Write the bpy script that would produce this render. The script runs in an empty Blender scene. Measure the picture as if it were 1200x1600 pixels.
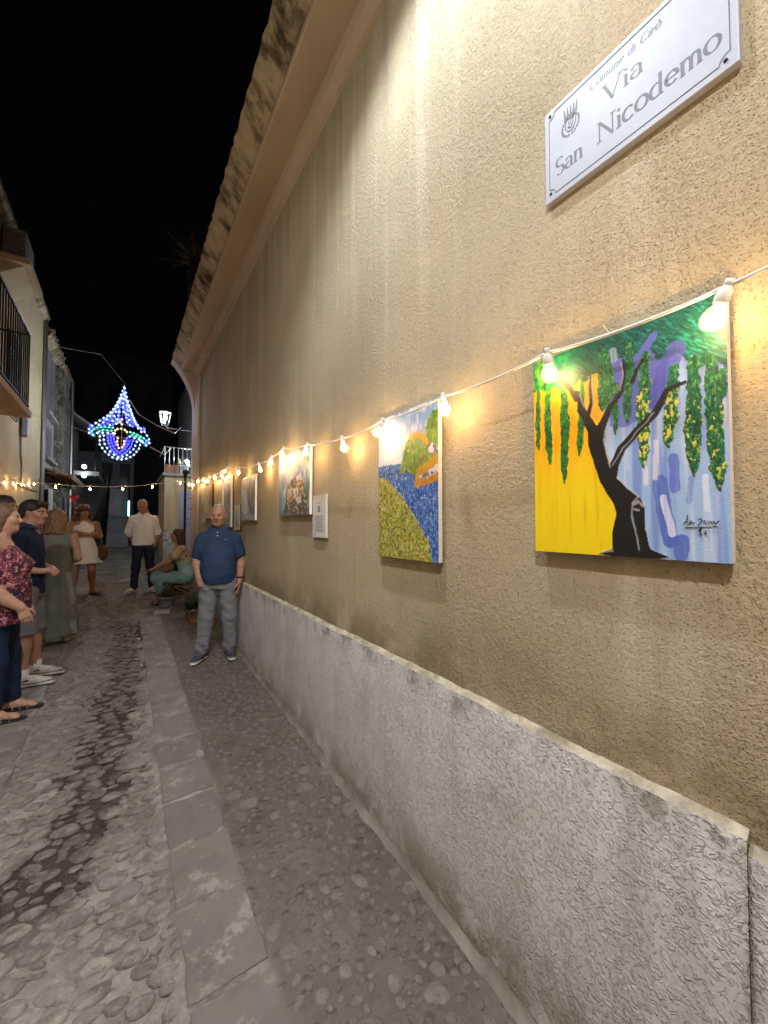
import bpy, bmesh, math, random
import numpy as np
from mathutils import Vector, Matrix
R = math.radians
random.seed(7); np.random.seed(7)
sc = bpy.context.scene
C = sc.collection
# ------------------------------------------------------------------ camera
cam_d = bpy.data.cameras.new('camera'); cam = bpy.data.objects.new('camera', cam_d); C.objects.link(cam)
cam.location = (0, 0, 1.65); cam.rotation_euler = (R(91.69), 0, R(-33.58))
cam_d.sensor_fit = 'HORIZONTAL'; cam_d.sensor_width = 36; cam_d.lens = 18.3
cam_d.clip_start = .02; cam_d.clip_end = 400
sc.camera = cam
# ------------------------------------------------------------------ night sky
w = bpy.data.worlds.new('World'); sc.world = w; w.use_nodes = True
wn = w.node_tree.nodes; wl = w.node_tree.links
sky = wn.new('ShaderNodeTexSky'); sky.sky_type = 'NISHITA'; sky.sun_disc = False
sky.sun_elevation = R(-4); sky.sun_rotation = R(200)
bg = wn['Background']; bg.inputs[1].default_value = 0.02
wl.new(sky.outputs[0], bg.inputs[0])
# ------------------------------------------------------------------ exposure / render
sc.render.engine = 'CYCLES'
sc.cycles.use_denoising = True
try: sc.cycles.denoiser = 'OPENIMAGEDENOISE'
except Exception: pass
sc.cycles.use_adaptive_sampling = True; sc.cycles.adaptive_threshold = 0.02
sc.cycles.max_bounces = 5; sc.cycles.diffuse_bounces = 3; sc.cycles.glossy_bounces = 2
sc.cycles.transmission_bounces = 3; sc.cycles.transparent_max_bounces = 8
sc.cycles.caustics_reflective = False; sc.cycles.caustics_refractive = False
sc.cycles.sample_clamp_indirect = 4; sc.cycles.use_light_tree = True
vs = sc.view_settings; vs.view_transform = 'Standard'; vs.look = 'None'; vs.gamma = 1; vs.exposure = 1.5
vs.use_curve_mapping = False
BULB = 150.0        # radiance of a string-light filament
LAMP = 112.0        # watts of the wall lamp above the frame
# ------------------------------------------------------------------ object helpers
def mesh(name, V, F):
    me = bpy.data.meshes.new(name)
    me.from_pydata([tuple(map(float, v)) for v in V], [], F); me.update()
    return me
def npmesh(name, V, Q):
    me = bpy.data.meshes.new(name); n = len(Q); k = Q.shape[1]
    me.vertices.add(len(V)); me.vertices.foreach_set('co', np.asarray(V, np.float32).ravel())
    me.loops.add(n*k); me.loops.foreach_set('vertex_index', Q.astype(np.int32).ravel())
    me.polygons.add(n); me.polygons.foreach_set('loop_start', (np.arange(n)*k).astype(np.int32))
    me.update(calc_edges=True); me.validate()
    return me
def smooth(me): me.polygons.foreach_set('use_smooth', np.ones(len(me.polygons), bool)); me.update()
def setcol(me, col):
    a = me.color_attributes.new('Col', 'FLOAT_COLOR', 'POINT')
    c = np.ones((len(col), 4), np.float32); c[:, :3] = col
    a.data.foreach_set('color', c.ravel())
def ob(name, me, mat=None, parent=None, loc=None, rot=None, scale=None):
    o = bpy.data.objects.new(name, me); C.objects.link(o)
    if mat is not None and not me.materials: me.materials.append(mat)
    if parent is not None: o.parent = parent
    if loc is not None: o.location = loc
    if rot is not None: o.rotation_euler = rot
    if scale is not None: o.scale = scale
    return o
def tag(o, label, cat, group=None):
    o['label'] = label; o['category'] = cat
    if group: o['group'] = group
    return o
def thing(name, label, cat, loc=(0, 0, 0), rz=0, group=None):
    o = bpy.data.objects.new(name, None); C.objects.link(o); o.empty_display_size = .1
    o.location = loc; o.rotation_euler = (0, 0, rz)
    return tag(o, label, cat, group)
class MB:
    def __init__(s): s.V = []; s.F = []
    def add(s, V, F):
        b = len(s.V); s.V += [tuple(v) for v in V]; s.F += [tuple(b+i for i in f) for f in F]; return s
    def box(s, lo, hi, M=None):
        x0, y0, z0 = lo; x1, y1, z1 = hi
        V = [(x0,y0,z0),(x1,y0,z0),(x1,y1,z0),(x0,y1,z0),(x0,y0,z1),(x1,y0,z1),(x1,y1,z1),(x0,y1,z1)]
        if M is not None: V = [tuple(M @ Vector(v)) for v in V]
        return s.add(V, [(0,3,2,1),(4,5,6,7),(0,1,5,4),(1,2,6,5),(2,3,7,6),(3,0,4,7)])
    def tube(s, P, r, n=6, cap=True):
        P = [Vector(p) for p in P]; rs = r if isinstance(r, (list, tuple)) else [r]*len(P); V = []
        up = Vector((0, 0, 1))
        for i, p in enumerate(P):
            t = (P[min(i+1, len(P)-1)]-P[max(i-1, 0)])
            t = t.normalized() if t.length > 1e-9 else Vector((0, 0, 1))
            a = t.cross(up if abs(t.z) < .95 else Vector((1, 0, 0))).normalized(); b = t.cross(a)
            for k in range(n):
                an = 2*math.pi*k/n; V.append(p+(a*math.cos(an)+b*math.sin(an))*rs[i])
        F = [(i*n+k, i*n+(k+1) % n, (i+1)*n+(k+1) % n, (i+1)*n+k) for i in range(len(P)-1) for k in range(n)]
        if cap: F += [tuple(range(n))[::-1], tuple(range((len(P)-1)*n, len(P)*n))]
        return s.add(V, F)
    def lathe(s, prof, c=(0, 0, 0), n=14, M=None, cap=True):
        V = []
        for r, z in prof:
            for k in range(n):
                a = 2*math.pi*k/n; v = Vector((r*math.cos(a), r*math.sin(a), z))
                if M is not None: v = M @ v
                V.append((v[0]+c[0], v[1]+c[1], v[2]+c[2]))
        m = len(prof)
        F = [(i*n+k, i*n+(k+1) % n, (i+1)*n+(k+1) % n, (i+1)*n+k) for i in range(m-1) for k in range(n)]
        if cap: F += [tuple(range(n))[::-1], tuple(range((m-1)*n, m*n))]
        return s.add(V, F)
    def loft(s, prof, ys):      # profile of (x, z) pulled along y
        V = []; m = len(prof)
        for y in ys:
            for p in prof: V.append((p[0], y, p[1]))
        F = [(i*m+k, i*m+k+1, (i+1)*m+k+1, (i+1)*m+k) for i in range(len(ys)-1) for k in range(m-1)]
        F += [tuple(range(m)), tuple(range((len(ys)-1)*m, len(ys)*m))[::-1]]
        return s.add(V, F)
    def build(s, name, mat, parent=None, sm=False, loc=None, rot=None, bev=0):
        me = mesh(name, s.V, s.F)
        if bev or True:
            bm = bmesh.new(); bm.from_mesh(me); bmesh.ops.recalc_face_normals(bm, faces=bm.faces); 
            if bev: bmesh.ops.bevel(bm, geom=list(bm.edges), offset=bev, segments=2, affect='EDGES', profile=.6)
            bm.to_mesh(me); bm.free()
        if sm: smooth(me)
        return ob(name, me, mat, parent, loc, rot)
def vnoise(x, y, seed=0):        # cheap value noise, arrays in, 0..1 out
    def h(i, j): 
        n = np.sin(i*127.1+j*311.7+seed*74.7)*43758.5453; return n-np.floor(n)
    i = np.floor(x); j = np.floor(y); f = x-i; g = y-j; f = f*f*(3-2*f); g = g*g*(3-2*g)
    return (h(i, j)*(1-f)+h(i+1, j)*f)*(1-g)+(h(i, j+1)*(1-f)+h(i+1, j+1)*f)*g
def fbm(x, y, seed=0, o=3):
    s = 0; a = .5; t = 0
    for k in range(o): s = s+a*vnoise(x*2**k, y*2**k, seed+k*3.1); t += a; a *= .5
    return s/t
# ------------------------------------------------------------------ node helpers
class NT:
    def __init__(s, name):
        s.m = bpy.data.materials.new(name); s.m.use_nodes = True; s.t = s.m.node_tree
        s.b = s.t.nodes['Principled BSDF']; s.out = s.t.nodes['Material Output']
        s.tc = None
    def n(s, typ, **kw):
        nd = s.t.nodes.new('ShaderNode'+typ)
        for k, v in kw.items(): setattr(nd, k, v)
        return nd
    def set(s, sock, v):
        if hasattr(v, 'is_output') or isinstance(v, bpy.types.NodeSocket): s.t.links.new(v, sock)
        elif isinstance(v, (tuple, list)) and len(v) == 3 and sock.type == 'RGBA': sock.default_value = (*v, 1)
        else: sock.default_value = v
    def co(s, scale=(1, 1, 1), kind='Object', loc=(0, 0, 0)):
        if s.tc is None: s.tc = s.n('TexCoord')
        mp = s.n('Mapping'); s.t.links.new(s.tc.outputs[kind], mp.inputs[0])
        mp.inputs['Scale'].default_value = scale if isinstance(scale, tuple) else (scale,)*3
        mp.inputs['Location'].default_value = loc
        return mp.outputs[0]
    def noise(s, scale=5, detail=3, rough=.55, vec=None, typ='FBM', dist=0):
        nd = s.n('TexNoise'); nd.noise_type = typ
        s.set(nd.inputs['Vector'], vec if vec is not None else s.co())
        nd.inputs['Scale'].default_value = scale; nd.inputs['Detail'].default_value = detail; nd.inputs['Roughness'].default_value = rough
        nd.inputs['Distortion'].default_value = dist
        return nd.outputs[0]
    def vor(s, scale=5, vec=None, feature='F1', out=0, rnd=1):
        nd = s.n('TexVoronoi'); nd.feature = feature
        s.set(nd.inputs['Vector'], vec if vec is not None else s.co()); nd.inputs['Scale'].default_value = scale
        nd.inputs['Randomness'].default_value = rnd
        return nd.outputs[out]
    def ramp(s, f, *st, interp='LINEAR'):
        nd = s.n('ValToRGB'); r = nd.color_ramp; r.interpolation = interp
        while len(r.elements) < len(st): r.elements.new(.5)
        for e, (p, c) in zip(r.elements, st):
            e.position = p; e.color = (*c, 1) if isinstance(c, tuple) else (c, c, c, 1)
        s.set(nd.inputs[0], f); return nd.outputs[0]
    def mix(s, f, a, b, typ='MIX'):
        nd = s.n('Mix', data_type='RGBA', blend_type=typ)
        s.set(nd.inputs[0], f); s.set(nd.inputs[6], a); s.set(nd.inputs[7], b); return nd.outputs[2]
    def math(s, op, a, b=0.0, c=0.0, clamp=False):
        nd = s.n('Math', operation=op); nd.use_clamp = clamp
        s.set(nd.inputs[0], a); s.set(nd.inputs[1], b); s.set(nd.inputs[2], c); return nd.outputs[0]
    def mr(s, v, a, b, c=0., d=1.):
        nd = s.n('MapRange'); nd.clamp = True; nd.interpolation_type = 'SMOOTHSTEP'
        s.set(nd.inputs[0], v); nd.inputs[1].default_value = a; nd.inputs[2].default_value = b
        nd.inputs[3].default_value = c; nd.inputs[4].default_value = d; return nd.outputs[0]
    def xyz(s, kind='Object'):
        if s.tc is None: s.tc = s.n('TexCoord')
        nd = s.n('SeparateXYZ'); s.t.links.new(s.tc.outputs[kind], nd.inputs[0]); return nd.outputs
    def bump(s, h, strength=.5, dist=.01, normal=None):
        nd = s.n('Bump'); nd.inputs['Strength'].default_value = strength; nd.inputs['Distance'].default_value = dist
        s.set(nd.inputs['Height'], h)
        if normal is not None: s.set(nd.inputs['Normal'], normal)
        return nd.outputs[0]
    def fin(s, col=None, rough=.7, normal=None, spec=.5, metal=0., emit=None, estr=0.):
        b = s.b
        if col is not None: s.set(b.inputs['Base Color'], col)
        s.set(b.inputs['Roughness'], rough); b.inputs['Specular IOR Level'].default_value = spec; b.inputs['Metallic'].default_value = metal
        if normal is not None: s.set(b.inputs['Normal'], normal)
        if emit is not None: s.set(b.inputs['Emission Color'], emit); b.inputs['Emission Strength'].default_value = estr
        return s.m
    def rnd(s): return s.n('ObjectInfo').outputs['Random']
    def attr(s, name='Col'):
        nd = s.n('Attribute'); nd.attribute_name = name; return nd.outputs['Color']
def plain(name, col, rough=.6, spec=.4, metal=0., var=.15, scale=14, bump=.0, bs=60):
    t = NT(name); k = t.noise(scale, 4, .6)
    dark = tuple(c*(1-var) for c in col); light = tuple(min(1, c*(1+var)) for c in col)
    c = t.ramp(k, (.3, dark), (.7, light))
    nm = t.bump(t.noise(bs, 3), bump, .004) if bump else None
    return t.fin(c, rough, nm, spec, metal)
def glow(name, col, strength, base=(.8, .8, .8)):
    t = NT(name); return t.fin(base, .5, None, .3, 0, col, strength)
# ================================================================== materials
def m_stucco():
    t = NT('ochre_roughcast')
    x, y, z = t.xyz()
    big = t.noise(.75, 5, .6); streak = t.noise(1, 5, .62, t.co((1, 6, .3))); patch = t.noise(1.7, 3, .5, t.co((1, 1, .8), loc=(3, 7, 2)))
    c = t.ramp(big, (.28, (.39, .325, .215)), (.72, (.495, .425, .295)))
    c = t.mix(t.mr(streak, .52, .70, 0, .55), c, (.58, .52, .385))
    c = t.mix(t.mr(streak, .28, .45, .5, 0), c, (.345, .28, .17))
    c = t.mix(t.mr(patch, .56, .64, 0, .28), c, (.50, .385, .26)); c = t.mix(t.mr(patch, .36, .43, .25, 0), c, (.40, .36, .24))
    pit = t.vor(130); fine = t.noise(170, 4, .65); mid = t.noise(62, 3, .6)
    comb = t.noise(1, 3, .6, t.co((30, 110, 18))); rough = t.mr(t.noise(1.1, 3, .5, t.co((1, 1, 1), loc=(9, 1, 4))), .35, .65, .35, 1)
    speck = t.noise(130, 2, .5)
    c = t.mix(t.mr(speck, .64, .74, 0, .7), c, (.17, .125, .07))
    c = t.mix(t.mr(mid, .3, .5, .3, 0), c, (.28, .22, .13))
    grime = t.math('MULTIPLY', t.mr(z, .98, 1.26, 1, 0), t.mr(t.noise(3.5, 5, .65), .34, .62))
    c = t.mix(t.math('MULTIPLY', grime, .75), c, (.20, .155, .08))
    drip = t.math('MULTIPLY', t.mr(z, 3.4, 4.5, 0, 1), t.mr(t.noise(1, 4, .6, t.co((1, 9, .2), loc=(5, 0, 0))), .5, .66))
    c = t.mix(t.math('MULTIPLY', drip, .5), c, (.26, .22, .15))
    h = t.math('ADD', t.math('MULTIPLY', fine, .7), t.math('MULTIPLY', mid, 1.2))
    h = t.math('ADD', h, t.math('MULTIPLY', comb, .7))
    h = t.math('SUBTRACT', h, t.math('MULTIPLY', t.mr(pit, .0, .34, 1, 0), .8)); h = t.math('MULTIPLY', h, rough)
    return t.fin(c, .9, t.bump(h, 1., .0088), .12)
def m_plinth():
    t = NT('grey_spatter_render')
    z = t.xyz()[2]
    c = t.ramp(t.noise(2.6, 6, .65), (.28, (.56, .545, .53)), (.5, (.70, .69, .68)), (.7, (.80, .795, .795)))
    c = t.mix(t.mr(t.noise(1, 5, .62, t.co((1, 6, .7))), .48, .72, 0, .55), c, (.42, .395, .365))
    c = t.mix(t.mr(t.noise(5, 4, .6, t.co((1, 1, 1), loc=(2, 2, 2))), .56, .68, 0, .4), c, (.54, .48, .41))
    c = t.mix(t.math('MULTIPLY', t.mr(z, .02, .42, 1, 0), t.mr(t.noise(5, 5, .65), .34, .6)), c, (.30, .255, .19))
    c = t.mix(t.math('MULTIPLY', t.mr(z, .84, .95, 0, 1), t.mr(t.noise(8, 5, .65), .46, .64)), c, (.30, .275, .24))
    r1 = t.noise(38, 4, .6, t.co((1, 1, 1.3)), 'RIDGED_MULTIFRACTAL', 1.8); r2 = t.noise(64, 3, .6, None, 'FBM', 1.)
    msk = t.mr(t.noise(4.2, 3), .34, .6)
    h = t.math('MULTIPLY', t.math('MULTIPLY', r1, msk), 1.0)
    h = t.math('ADD', h, t.math('MULTIPLY', t.mr(r2, .5, .66), .7))
    h = t.math('ADD', h, t.math('MULTIPLY', t.noise(120, 3, .6), .3))
    h = t.math('ADD', h, t.math('MULTIPLY', t.noise(6, 3, .6), 1.))
    c = t.mix(t.math('MULTIPLY', t.mr(r1, .2, .9, 1, 0), .12), c, (.3, .28, .26))
    return t.fin(c, .85, t.bump(h, .9, .0066), .2)
def m_ledge():
    t = NT('cream_ledge')
    c = t.ramp(t.noise(14, 5, .65), (.32, (.24, .215, .17)), (.5, (.42, .385, .31)), (.66, (.56, .525, .45)))
    return t.fin(c, .85, t.bump(t.noise(40, 4), .8, .008), .2)
def m_cornice():
    t = NT('painted_cornice')
    c = t.ramp(t.noise(2, 5, .6, t.co((1, .5, 1))), (.3, (.44, .36, .255)), (.7, (.57, .475, .35)))
    return t.fin(c, .85, t.bump(t.noise(30, 4), .4, .006), .2)
def m_mould():
    t = NT('mouldy_cornice')
    a = t.noise(1, 5, .65, t.co((5, 11, 5)), dist=.6); b = t.noise(5, 5, .65); l = t.noise(1.4, 3)
    k = t.math('ADD', t.math('MULTIPLY', a, .5), t.math('MULTIPLY', b, .5)); k = t.math('ADD', k, t.math('MULTIPLY', t.math('SUBTRACT', l, .5), .35))
    c = t.ramp(k, (.38, (.07, .065, .04)), (.45, (.24, .20, .13)), (.53, (.50, .42, .29)), (.7, (.62, .53, .39)))
    return t.fin(c, .95, t.bump(t.math('ADD', a, b), .6, .012), .1)
def m_tile():
    t = NT('terracotta_tile'); r = t.rnd()
    c = t.ramp(r, (0, (.30, .17, .10)), (.5, (.38, .25, .16)), (1, (.24, .17, .12)))
    c = t.mix(t.mr(t.noise(9, 4), .45, .65), c, (.10, .09, .07))
    return t.fin(c, .9, t.bump(t.noise(40, 3), .4, .004), .2)
def wetmask(t, grow=0.):          # trickle of water down the cobbled gutter
    pos = t.n('NewGeometry').outputs['Position']; sp = t.n('SeparateXYZ'); t.t.links.new(pos, sp.inputs[0]); x, y, z = sp.outputs
    mpn = t.n('Mapping'); t.t.links.new(pos, mpn.inputs[0]); mpn.inputs['Scale'].default_value = (.3, 1, 1)
    cx = t.math('ADD', t.math('MULTIPLY', t.math('SUBTRACT', y, 2.2), .06), -.17)
    cx = t.math('SUBTRACT', cx, t.mr(y, 2.9, 2.1, 0, .15))
    cx = t.math('ADD', cx, t.math('MULTIPLY', t.math('SUBTRACT', t.noise(1.3, 2, .5, mpn.outputs[0]), .5), .3))
    d = t.math('ABSOLUTE', t.math('SUBTRACT', x, cx))
    d = t.math('ADD', d, t.math('MULTIPLY', t.math('SUBTRACT', t.noise(6.5, 5, .7, pos), .5), .66))
    m = t.mr(d, .13+grow, .20+grow, 1, 0)
    m = t.math('MULTIPLY', m, t.mr(y, 2.0, 2.25)); m = t.math('MULTIPLY', m, t.mr(y, 6.4, 7.4, 1, 0))
    return m
def m_mortar():
    t = NT('street_mortar')
    c = t.ramp(t.noise(2.2, 6, .62), (.30, (.115, .102, .09)), (.5, (.25, .23, .21)), (.70, (.43, .405, .385)))
    c = t.mix(t.mr(t.noise(17, 5, .65), .5, .68, 0, .6), c, (.42, .395, .375))
    c = t.mix(t.mr(t.noise(6, 5, .7), .52, .66, 0, .7), c, (.11, .096, .083))
    st = t.vor(16, t.co((1, 1.35, 1)), 'F1'); stc = t.vor(16, t.co((1, 1.35, 1)), 'F1', 1)
    c = t.mix(t.math('MULTIPLY', t.mr(st, .28, .4, .42, 0), t.mr(t.noise(2.5, 2), .4, .6)), c, t.ramp(stc, (.2, (.20, .18, .16)), (.8, (.36, .33, .30))))
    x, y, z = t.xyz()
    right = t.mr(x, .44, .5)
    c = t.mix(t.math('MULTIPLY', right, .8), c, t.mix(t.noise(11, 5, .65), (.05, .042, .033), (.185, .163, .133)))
    wt = wetmask(t)
    c = t.mix(t.math('MULTIPLY', wt, .86), c, (.028, .023, .02))
    h = t.math('ADD', t.math('MULTIPLY', t.noise(18, 5, .65), 1.), t.math('MULTIPLY', t.mr(st, .1, .42, 1, 0), .6))
    h = t.math('ADD', h, t.math('MULTIPLY', t.noise(90, 3, .6), .22))
    rg = t.math('SUBTRACT', .8, t.math('MULTIPLY', wt, .70))
    return t.fin(c, rg, t.bump(h, 1., .016), .5)
def m_cobble():
    t = NT('river_cobble'); r = t.rnd()
    c = t.ramp(r, (0, (.21, .19, .175)), (.3, (.28, .255, .235)), (.55, (.31, .285, .26)), (.8, (.25, .235, .23)), (.95, (.33, .305, .275)), (1, (.46, .42, .36)))
    vec = t.n('NewGeometry').outputs['Position']
    c = t.mix(t.mr(t.noise(9, 5, .65, vec), .42, .62, 0, .8), c, (.145, .128, .113))
    c = t.mix(t.mr(t.noise(30, 4, .65, vec), .48, .66, 0, .6), c, (.38, .355, .33))
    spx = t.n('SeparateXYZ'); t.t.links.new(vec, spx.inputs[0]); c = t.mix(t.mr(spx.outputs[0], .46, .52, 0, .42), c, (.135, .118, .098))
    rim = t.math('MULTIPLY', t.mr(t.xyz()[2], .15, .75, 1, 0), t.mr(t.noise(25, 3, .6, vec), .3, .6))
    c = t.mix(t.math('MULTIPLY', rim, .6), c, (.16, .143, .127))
    wt = t.math('MULTIPLY', wetmask(t, -.03), t.mr(t.noise(14, 4, .6, vec), .35, .6)); c = t.mix(t.math('MULTIPLY', wt, .62), c, (.06, .052, .048))
    h = t.math('ADD', t.noise(45, 4, .6, vec), t.noise(140, 2, .6, vec))
    return t.fin(c, t.math('SUBTRACT', t.mr(t.noise(12, 3, .6, vec), .3, .7, .45, .8), t.math('MULTIPLY', wt, .3)), t.bump(h, .8, .009), .5)
def m_slab():
    t = NT('paving_slab'); r = t.rnd()
    vec = t.n('NewGeometry').outputs['Position']
    c = t.ramp(r, (0, (.185, .172, .158)), (.5, (.225, .208, .19)), (1, (.185, .168, .162)))
    c = t.mix(t.mr(t.noise(3.5, 5, .65, vec), .4, .7, 0, .7), c, (.125, .114, .105))
    c = t.mix(t.mr(t.noise(7.5, 6, .72, vec), .53, .64, 0, .8), c, (.36, .34, .315))
    h = t.math('ADD', t.noise(30, 5, .65, vec), t.math('MULTIPLY', t.noise(160, 2, .5, vec), .3))
    return t.fin(c, t.mr(t.noise(5, 4, .6, vec), .3, .7, .5, .8), t.bump(h, .4, .004), .45)
def m_wallpaint(name, a, b, rough=.85, scale=1.6):
    t = NT(name)
    c = t.ramp(t.noise(scale, 5, .62), (.3, a), (.7, b))
    c = t.mix(t.mr(t.noise(1, 5, .6, t.co((3, 3, .3))), .52, .75, 0, .4), c, tuple(k*.6 for k in a))
    return t.fin(c, rough, t.bump(t.noise(28, 4, .6), .5, .008), .2)
def m_stonewall():
    t = NT('rough_stone')
    v = t.vor(4.5, t.co((1, 1, 1.5)), 'F1', 1); e = t.vor(4.5, t.co((1, 1, 1.5)), 'DISTANCE_TO_EDGE')
    c = t.ramp(v, (.2, (.12, .11, .10)), (.8, (.26, .24, .21))); c = t.mix(t.mr(e, .02, .08, .7, 0), c, (.28, .26, .23))
    return t.fin(c, .9, t.bump(t.math('ADD', t.mr(e, 0, .15), t.noise(20, 4)), .9, .03), .2)
M = dict(stucco=m_stucco(), plinth=m_plinth(), ledge=m_ledge(), cornice=m_cornice(), mould=m_mould(), tile=m_tile(),
         mortar=m_mortar(), cobble=m_cobble(), slab=m_slab(), stone=m_stonewall(),
         pilaster=m_wallpaint('pilaster_paint', (.50, .40, .30), (.60, .50, .39)),
         cream=m_wallpaint('cream_plaster', (.56, .44, .28), (.66, .53, .36)),
         grey=m_wallpaint('grey_plaster', (.28, .27, .28), (.38, .37, .38)),
         darkwall=m_wallpaint('dark_plaster', (.03, .03, .034), (.05, .05, .055)), dimwall=m_wallpaint('dim_plaster', (.11, .11, .12), (.17, .17, .18)),
         iron=plain('black_iron', (.02, .02, .022), .5, .5, .6, .3),
         steel=plain('grey_metal', (.30, .30, .31), .4, .5, .8),
         white=plain('white_plastic', (.78, .78, .76), .35, .5),
         cable=plain('white_cable', (.72, .70, .66), .45, .5),
         wood=plain('dark_wood', (.10, .06, .035), .6, .3, 0, .35, 9),
         shutter=plain('painted_shutter', (.24, .22, .25), .6, .3),
         glass=plain('dark_window', (.02, .022, .03), .12, .5),
         terracotta=plain('terracotta', (.36, .16, .085), .8, .3, 0, .25, 10, .3),
         canvas=plain('raw_canvas', (.74, .72, .68), .85, .2, 0, .05, 40, .3, 300),
         paper=plain('notice_paper', (.62, .60, .58), .7, .3, 0, .04),
         ink=plain('grey_ink', (.26, .26, .28), .7, .2),
         black=plain('black_rubber', (.02, .02, .02), .6, .3))
M['filament'] = glow('lit_filament', (1, .60, .24), BULB)
def m_globe():
    t = NT('bulb_glass')
    tr = t.n('BsdfTransparent'); tr.inputs[0].default_value = (1, .97, .92, 1)
    tl = t.n('BsdfTranslucent'); tl.inputs[0].default_value = (1, .93, .8, 1)
    gl = t.n('BsdfGlossy'); gl.inputs[0].default_value = (1, 1, 1, 1); gl.inputs[1].default_value = .04
    a = t.n('MixShader'); a.inputs[0].default_value = .035; t.t.links.new(tr.outputs[0], a.inputs[1]); t.t.links.new(tl.outputs[0], a.inputs[2])
    b = t.n('MixShader'); b.inputs[0].default_value = .05; t.t.links.new(a.outputs[0], b.inputs[1]); t.t.links.new(gl.outputs[0], b.inputs[2])
    t.t.links.new(b.outputs[0], t.out.inputs[0]); return t.m
M['globe'] = m_globe()
def m_lampglass():
    t = NT('lantern_glass')
    tr = t.n('BsdfTransparent'); gl = t.n('BsdfGlossy'); gl.inputs[1].default_value = .05
    b = t.n('MixShader'); b.inputs[0].default_value = .06; t.t.links.new(tr.outputs[0], b.inputs[1]); t.t.links.new(gl.outputs[0], b.inputs[2])
    t.t.links.new(b.outputs[0], t.out.inputs[0]); return t.m
M['lampglass'] = m_lampglass()
# ================================================================== the street
def gz(y): return .04*max(0., y-.85)
def struct(o): o['kind'] = 'structure'; return o
g = MB(); g.add([(-200, -200, -.4), (200, -200, -.4), (200, 300, -.4), (-200, 300, -.4)], [(0, 1, 2, 3)])
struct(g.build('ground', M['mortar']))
xs = np.arange(-2.0, 1.3, .05); ys = np.concatenate([np.arange(-4, 9, .06), np.arange(9, 27, .3)])
X, Y = np.meshgrid(xs, ys, indexing='ij')
Z = .04*np.maximum(0, Y-.85)+(fbm(X*5, Y*5, 3)-.5)*.016-.03*np.exp(-((X+.12)/.28)**2)-.006*(X < .16)*(X > -.55)
Z = np.where((X > .16) & (X < .51), .04*np.maximum(0, Y-.85)-.001, Z)
nx, ny = X.shape; I = np.arange(nx*ny).reshape(nx, ny)
Q = np.stack([I[:-1, :-1], I[1:, :-1], I[1:, 1:], I[:-1, 1:]], -1).reshape(-1, 4)
me = npmesh('street', np.stack([X, Y, Z], -1).reshape(-1, 3), Q); smooth(me)
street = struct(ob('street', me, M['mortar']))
def street_z(x, y): 
    return gz(y)-.03*math.exp(-((x+.12)/.28)**2)
# paving slabs down the middle and along the left
def slab(x0, x1, y0, y1, lift=.005):
    j = lambda k=.004: random.uniform(-k, k)
    cs = [(x0, y0), (x1, y0), (x1, y1), (x0, y1)]; cs = [(x+j(), y+j()) for x, y in cs]; ring = []
    for i in range(4):
        (ax, ay), (bx, by) = cs[i], cs[(i+1) % 4]
        for q in range(5):
            f = q/5; ch = .010 if random.random() < .12 else 0; ring.append((ax+(bx-ax)*f+j(.0025), ay+(by-ay)*f+j(.0025), ch))
    mx, my = (x0+x1)/2, (y0+y1)/2; tx, ty, dz = j(.018), j(.018), j(.003); n = len(ring); V = []
    for k, (sc_, zz) in enumerate(((1, -.05), (1, lift-.004), (.975, lift))):
        for x, y, ch in ring:
            f = sc_-(ch/.15 if k else 0); X_, Y_ = mx+(x-mx)*f, my+(y-my)*f; V.append((X_, Y_, gz(Y_)+zz+dz+(X_-mx)*tx+(Y_-my)*ty+(j(.001) if k else 0)))
    F = [(k*n+i, k*n+(i+1) % n, (k+1)*n+(i+1) % n, (k+1)*n+i) for k in (0, 1) for i in range(n)]+[tuple(range(2*n, 3*n))]
    return MB().add(V, F).build('slab', M['slab'], street)
jy = [-.6, -.25, .08, .43, .78, 1.13, 1.486, 1.862, 2.213, 2.561, 2.901, 3.234, 3.556, 3.815]
while jy[-1] < 12.5: jy.append(jy[-1]+random.uniform(.28, .38))
for a, b in zip(jy[:-1], jy[1:]): slab(.205, .473, a+.009, b-.009)
y = .2
while y < 9:
    l = random.uniform(.4, .6); slab(-1.0, -.56, y+.007, y+l-.007, .004); y += l
y = .2
while y < 9:
    l = random.uniform(.5, .8); slab(-1.5, -1.015, y+.007, y+l-.007, .004); y += l
# cobbles: pool of dome shapes, shared
def cobble_geo(k):
    rn = random.Random(k); n = 12; ph = [1+.07*math.sin(2*math.pi*i/n*2+k)+.07*math.sin(2*math.pi*i/n*3+k*2.3)+rn.uniform(-.06, .06) for i in range(n)]
    rings = [(1.04, -.8), (.98, .1), (.8, .68), (.45, .95)]; V = []
    for r, z in rings:
        for i in range(n):
            a = 2*math.pi*i/n; V.append((r*ph[i]*math.cos(a), r*ph[i]*math.sin(a), z+rn.uniform(-.06, .06)))
    V.append((0, 0, 1.0)); F = []
    for q in range(3): F += [(q*n+i, q*n+(i+1) % n, (q+1)*n+(i+1) % n, (q+1)*n+i) for i in range(n)]
    F += [(3*n+i, 3*n+(i+1) % n, 4*n) for i in range(n)]
    return V, F
pool = []
for k in range(9):
    V, F = cobble_geo(k); me = mesh('cobble', V, F); smooth(me); me.materials.append(M['cobble']); pool.append((me, V, F))
spots = []
cell = {}
def try_spot(x, y, a, b, ang, gap):
    ci, cj = int(math.floor(x/.2)), int(math.floor(y/.2))
    for i in (-1, 0, 1):
        for jx in (-1, 0, 1):
            for (u, v, aa, bb) in cell.get((ci+i, cj+jx), ()):
                if math.hypot((u-x)/(a+aa), (v-y)/(b+bb)) < gap: return
    cell.setdefault((ci, cj), []).append((x, y, a, b)); spots.append((x, y, a, b, ang))
rn = random.Random(3)
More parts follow.
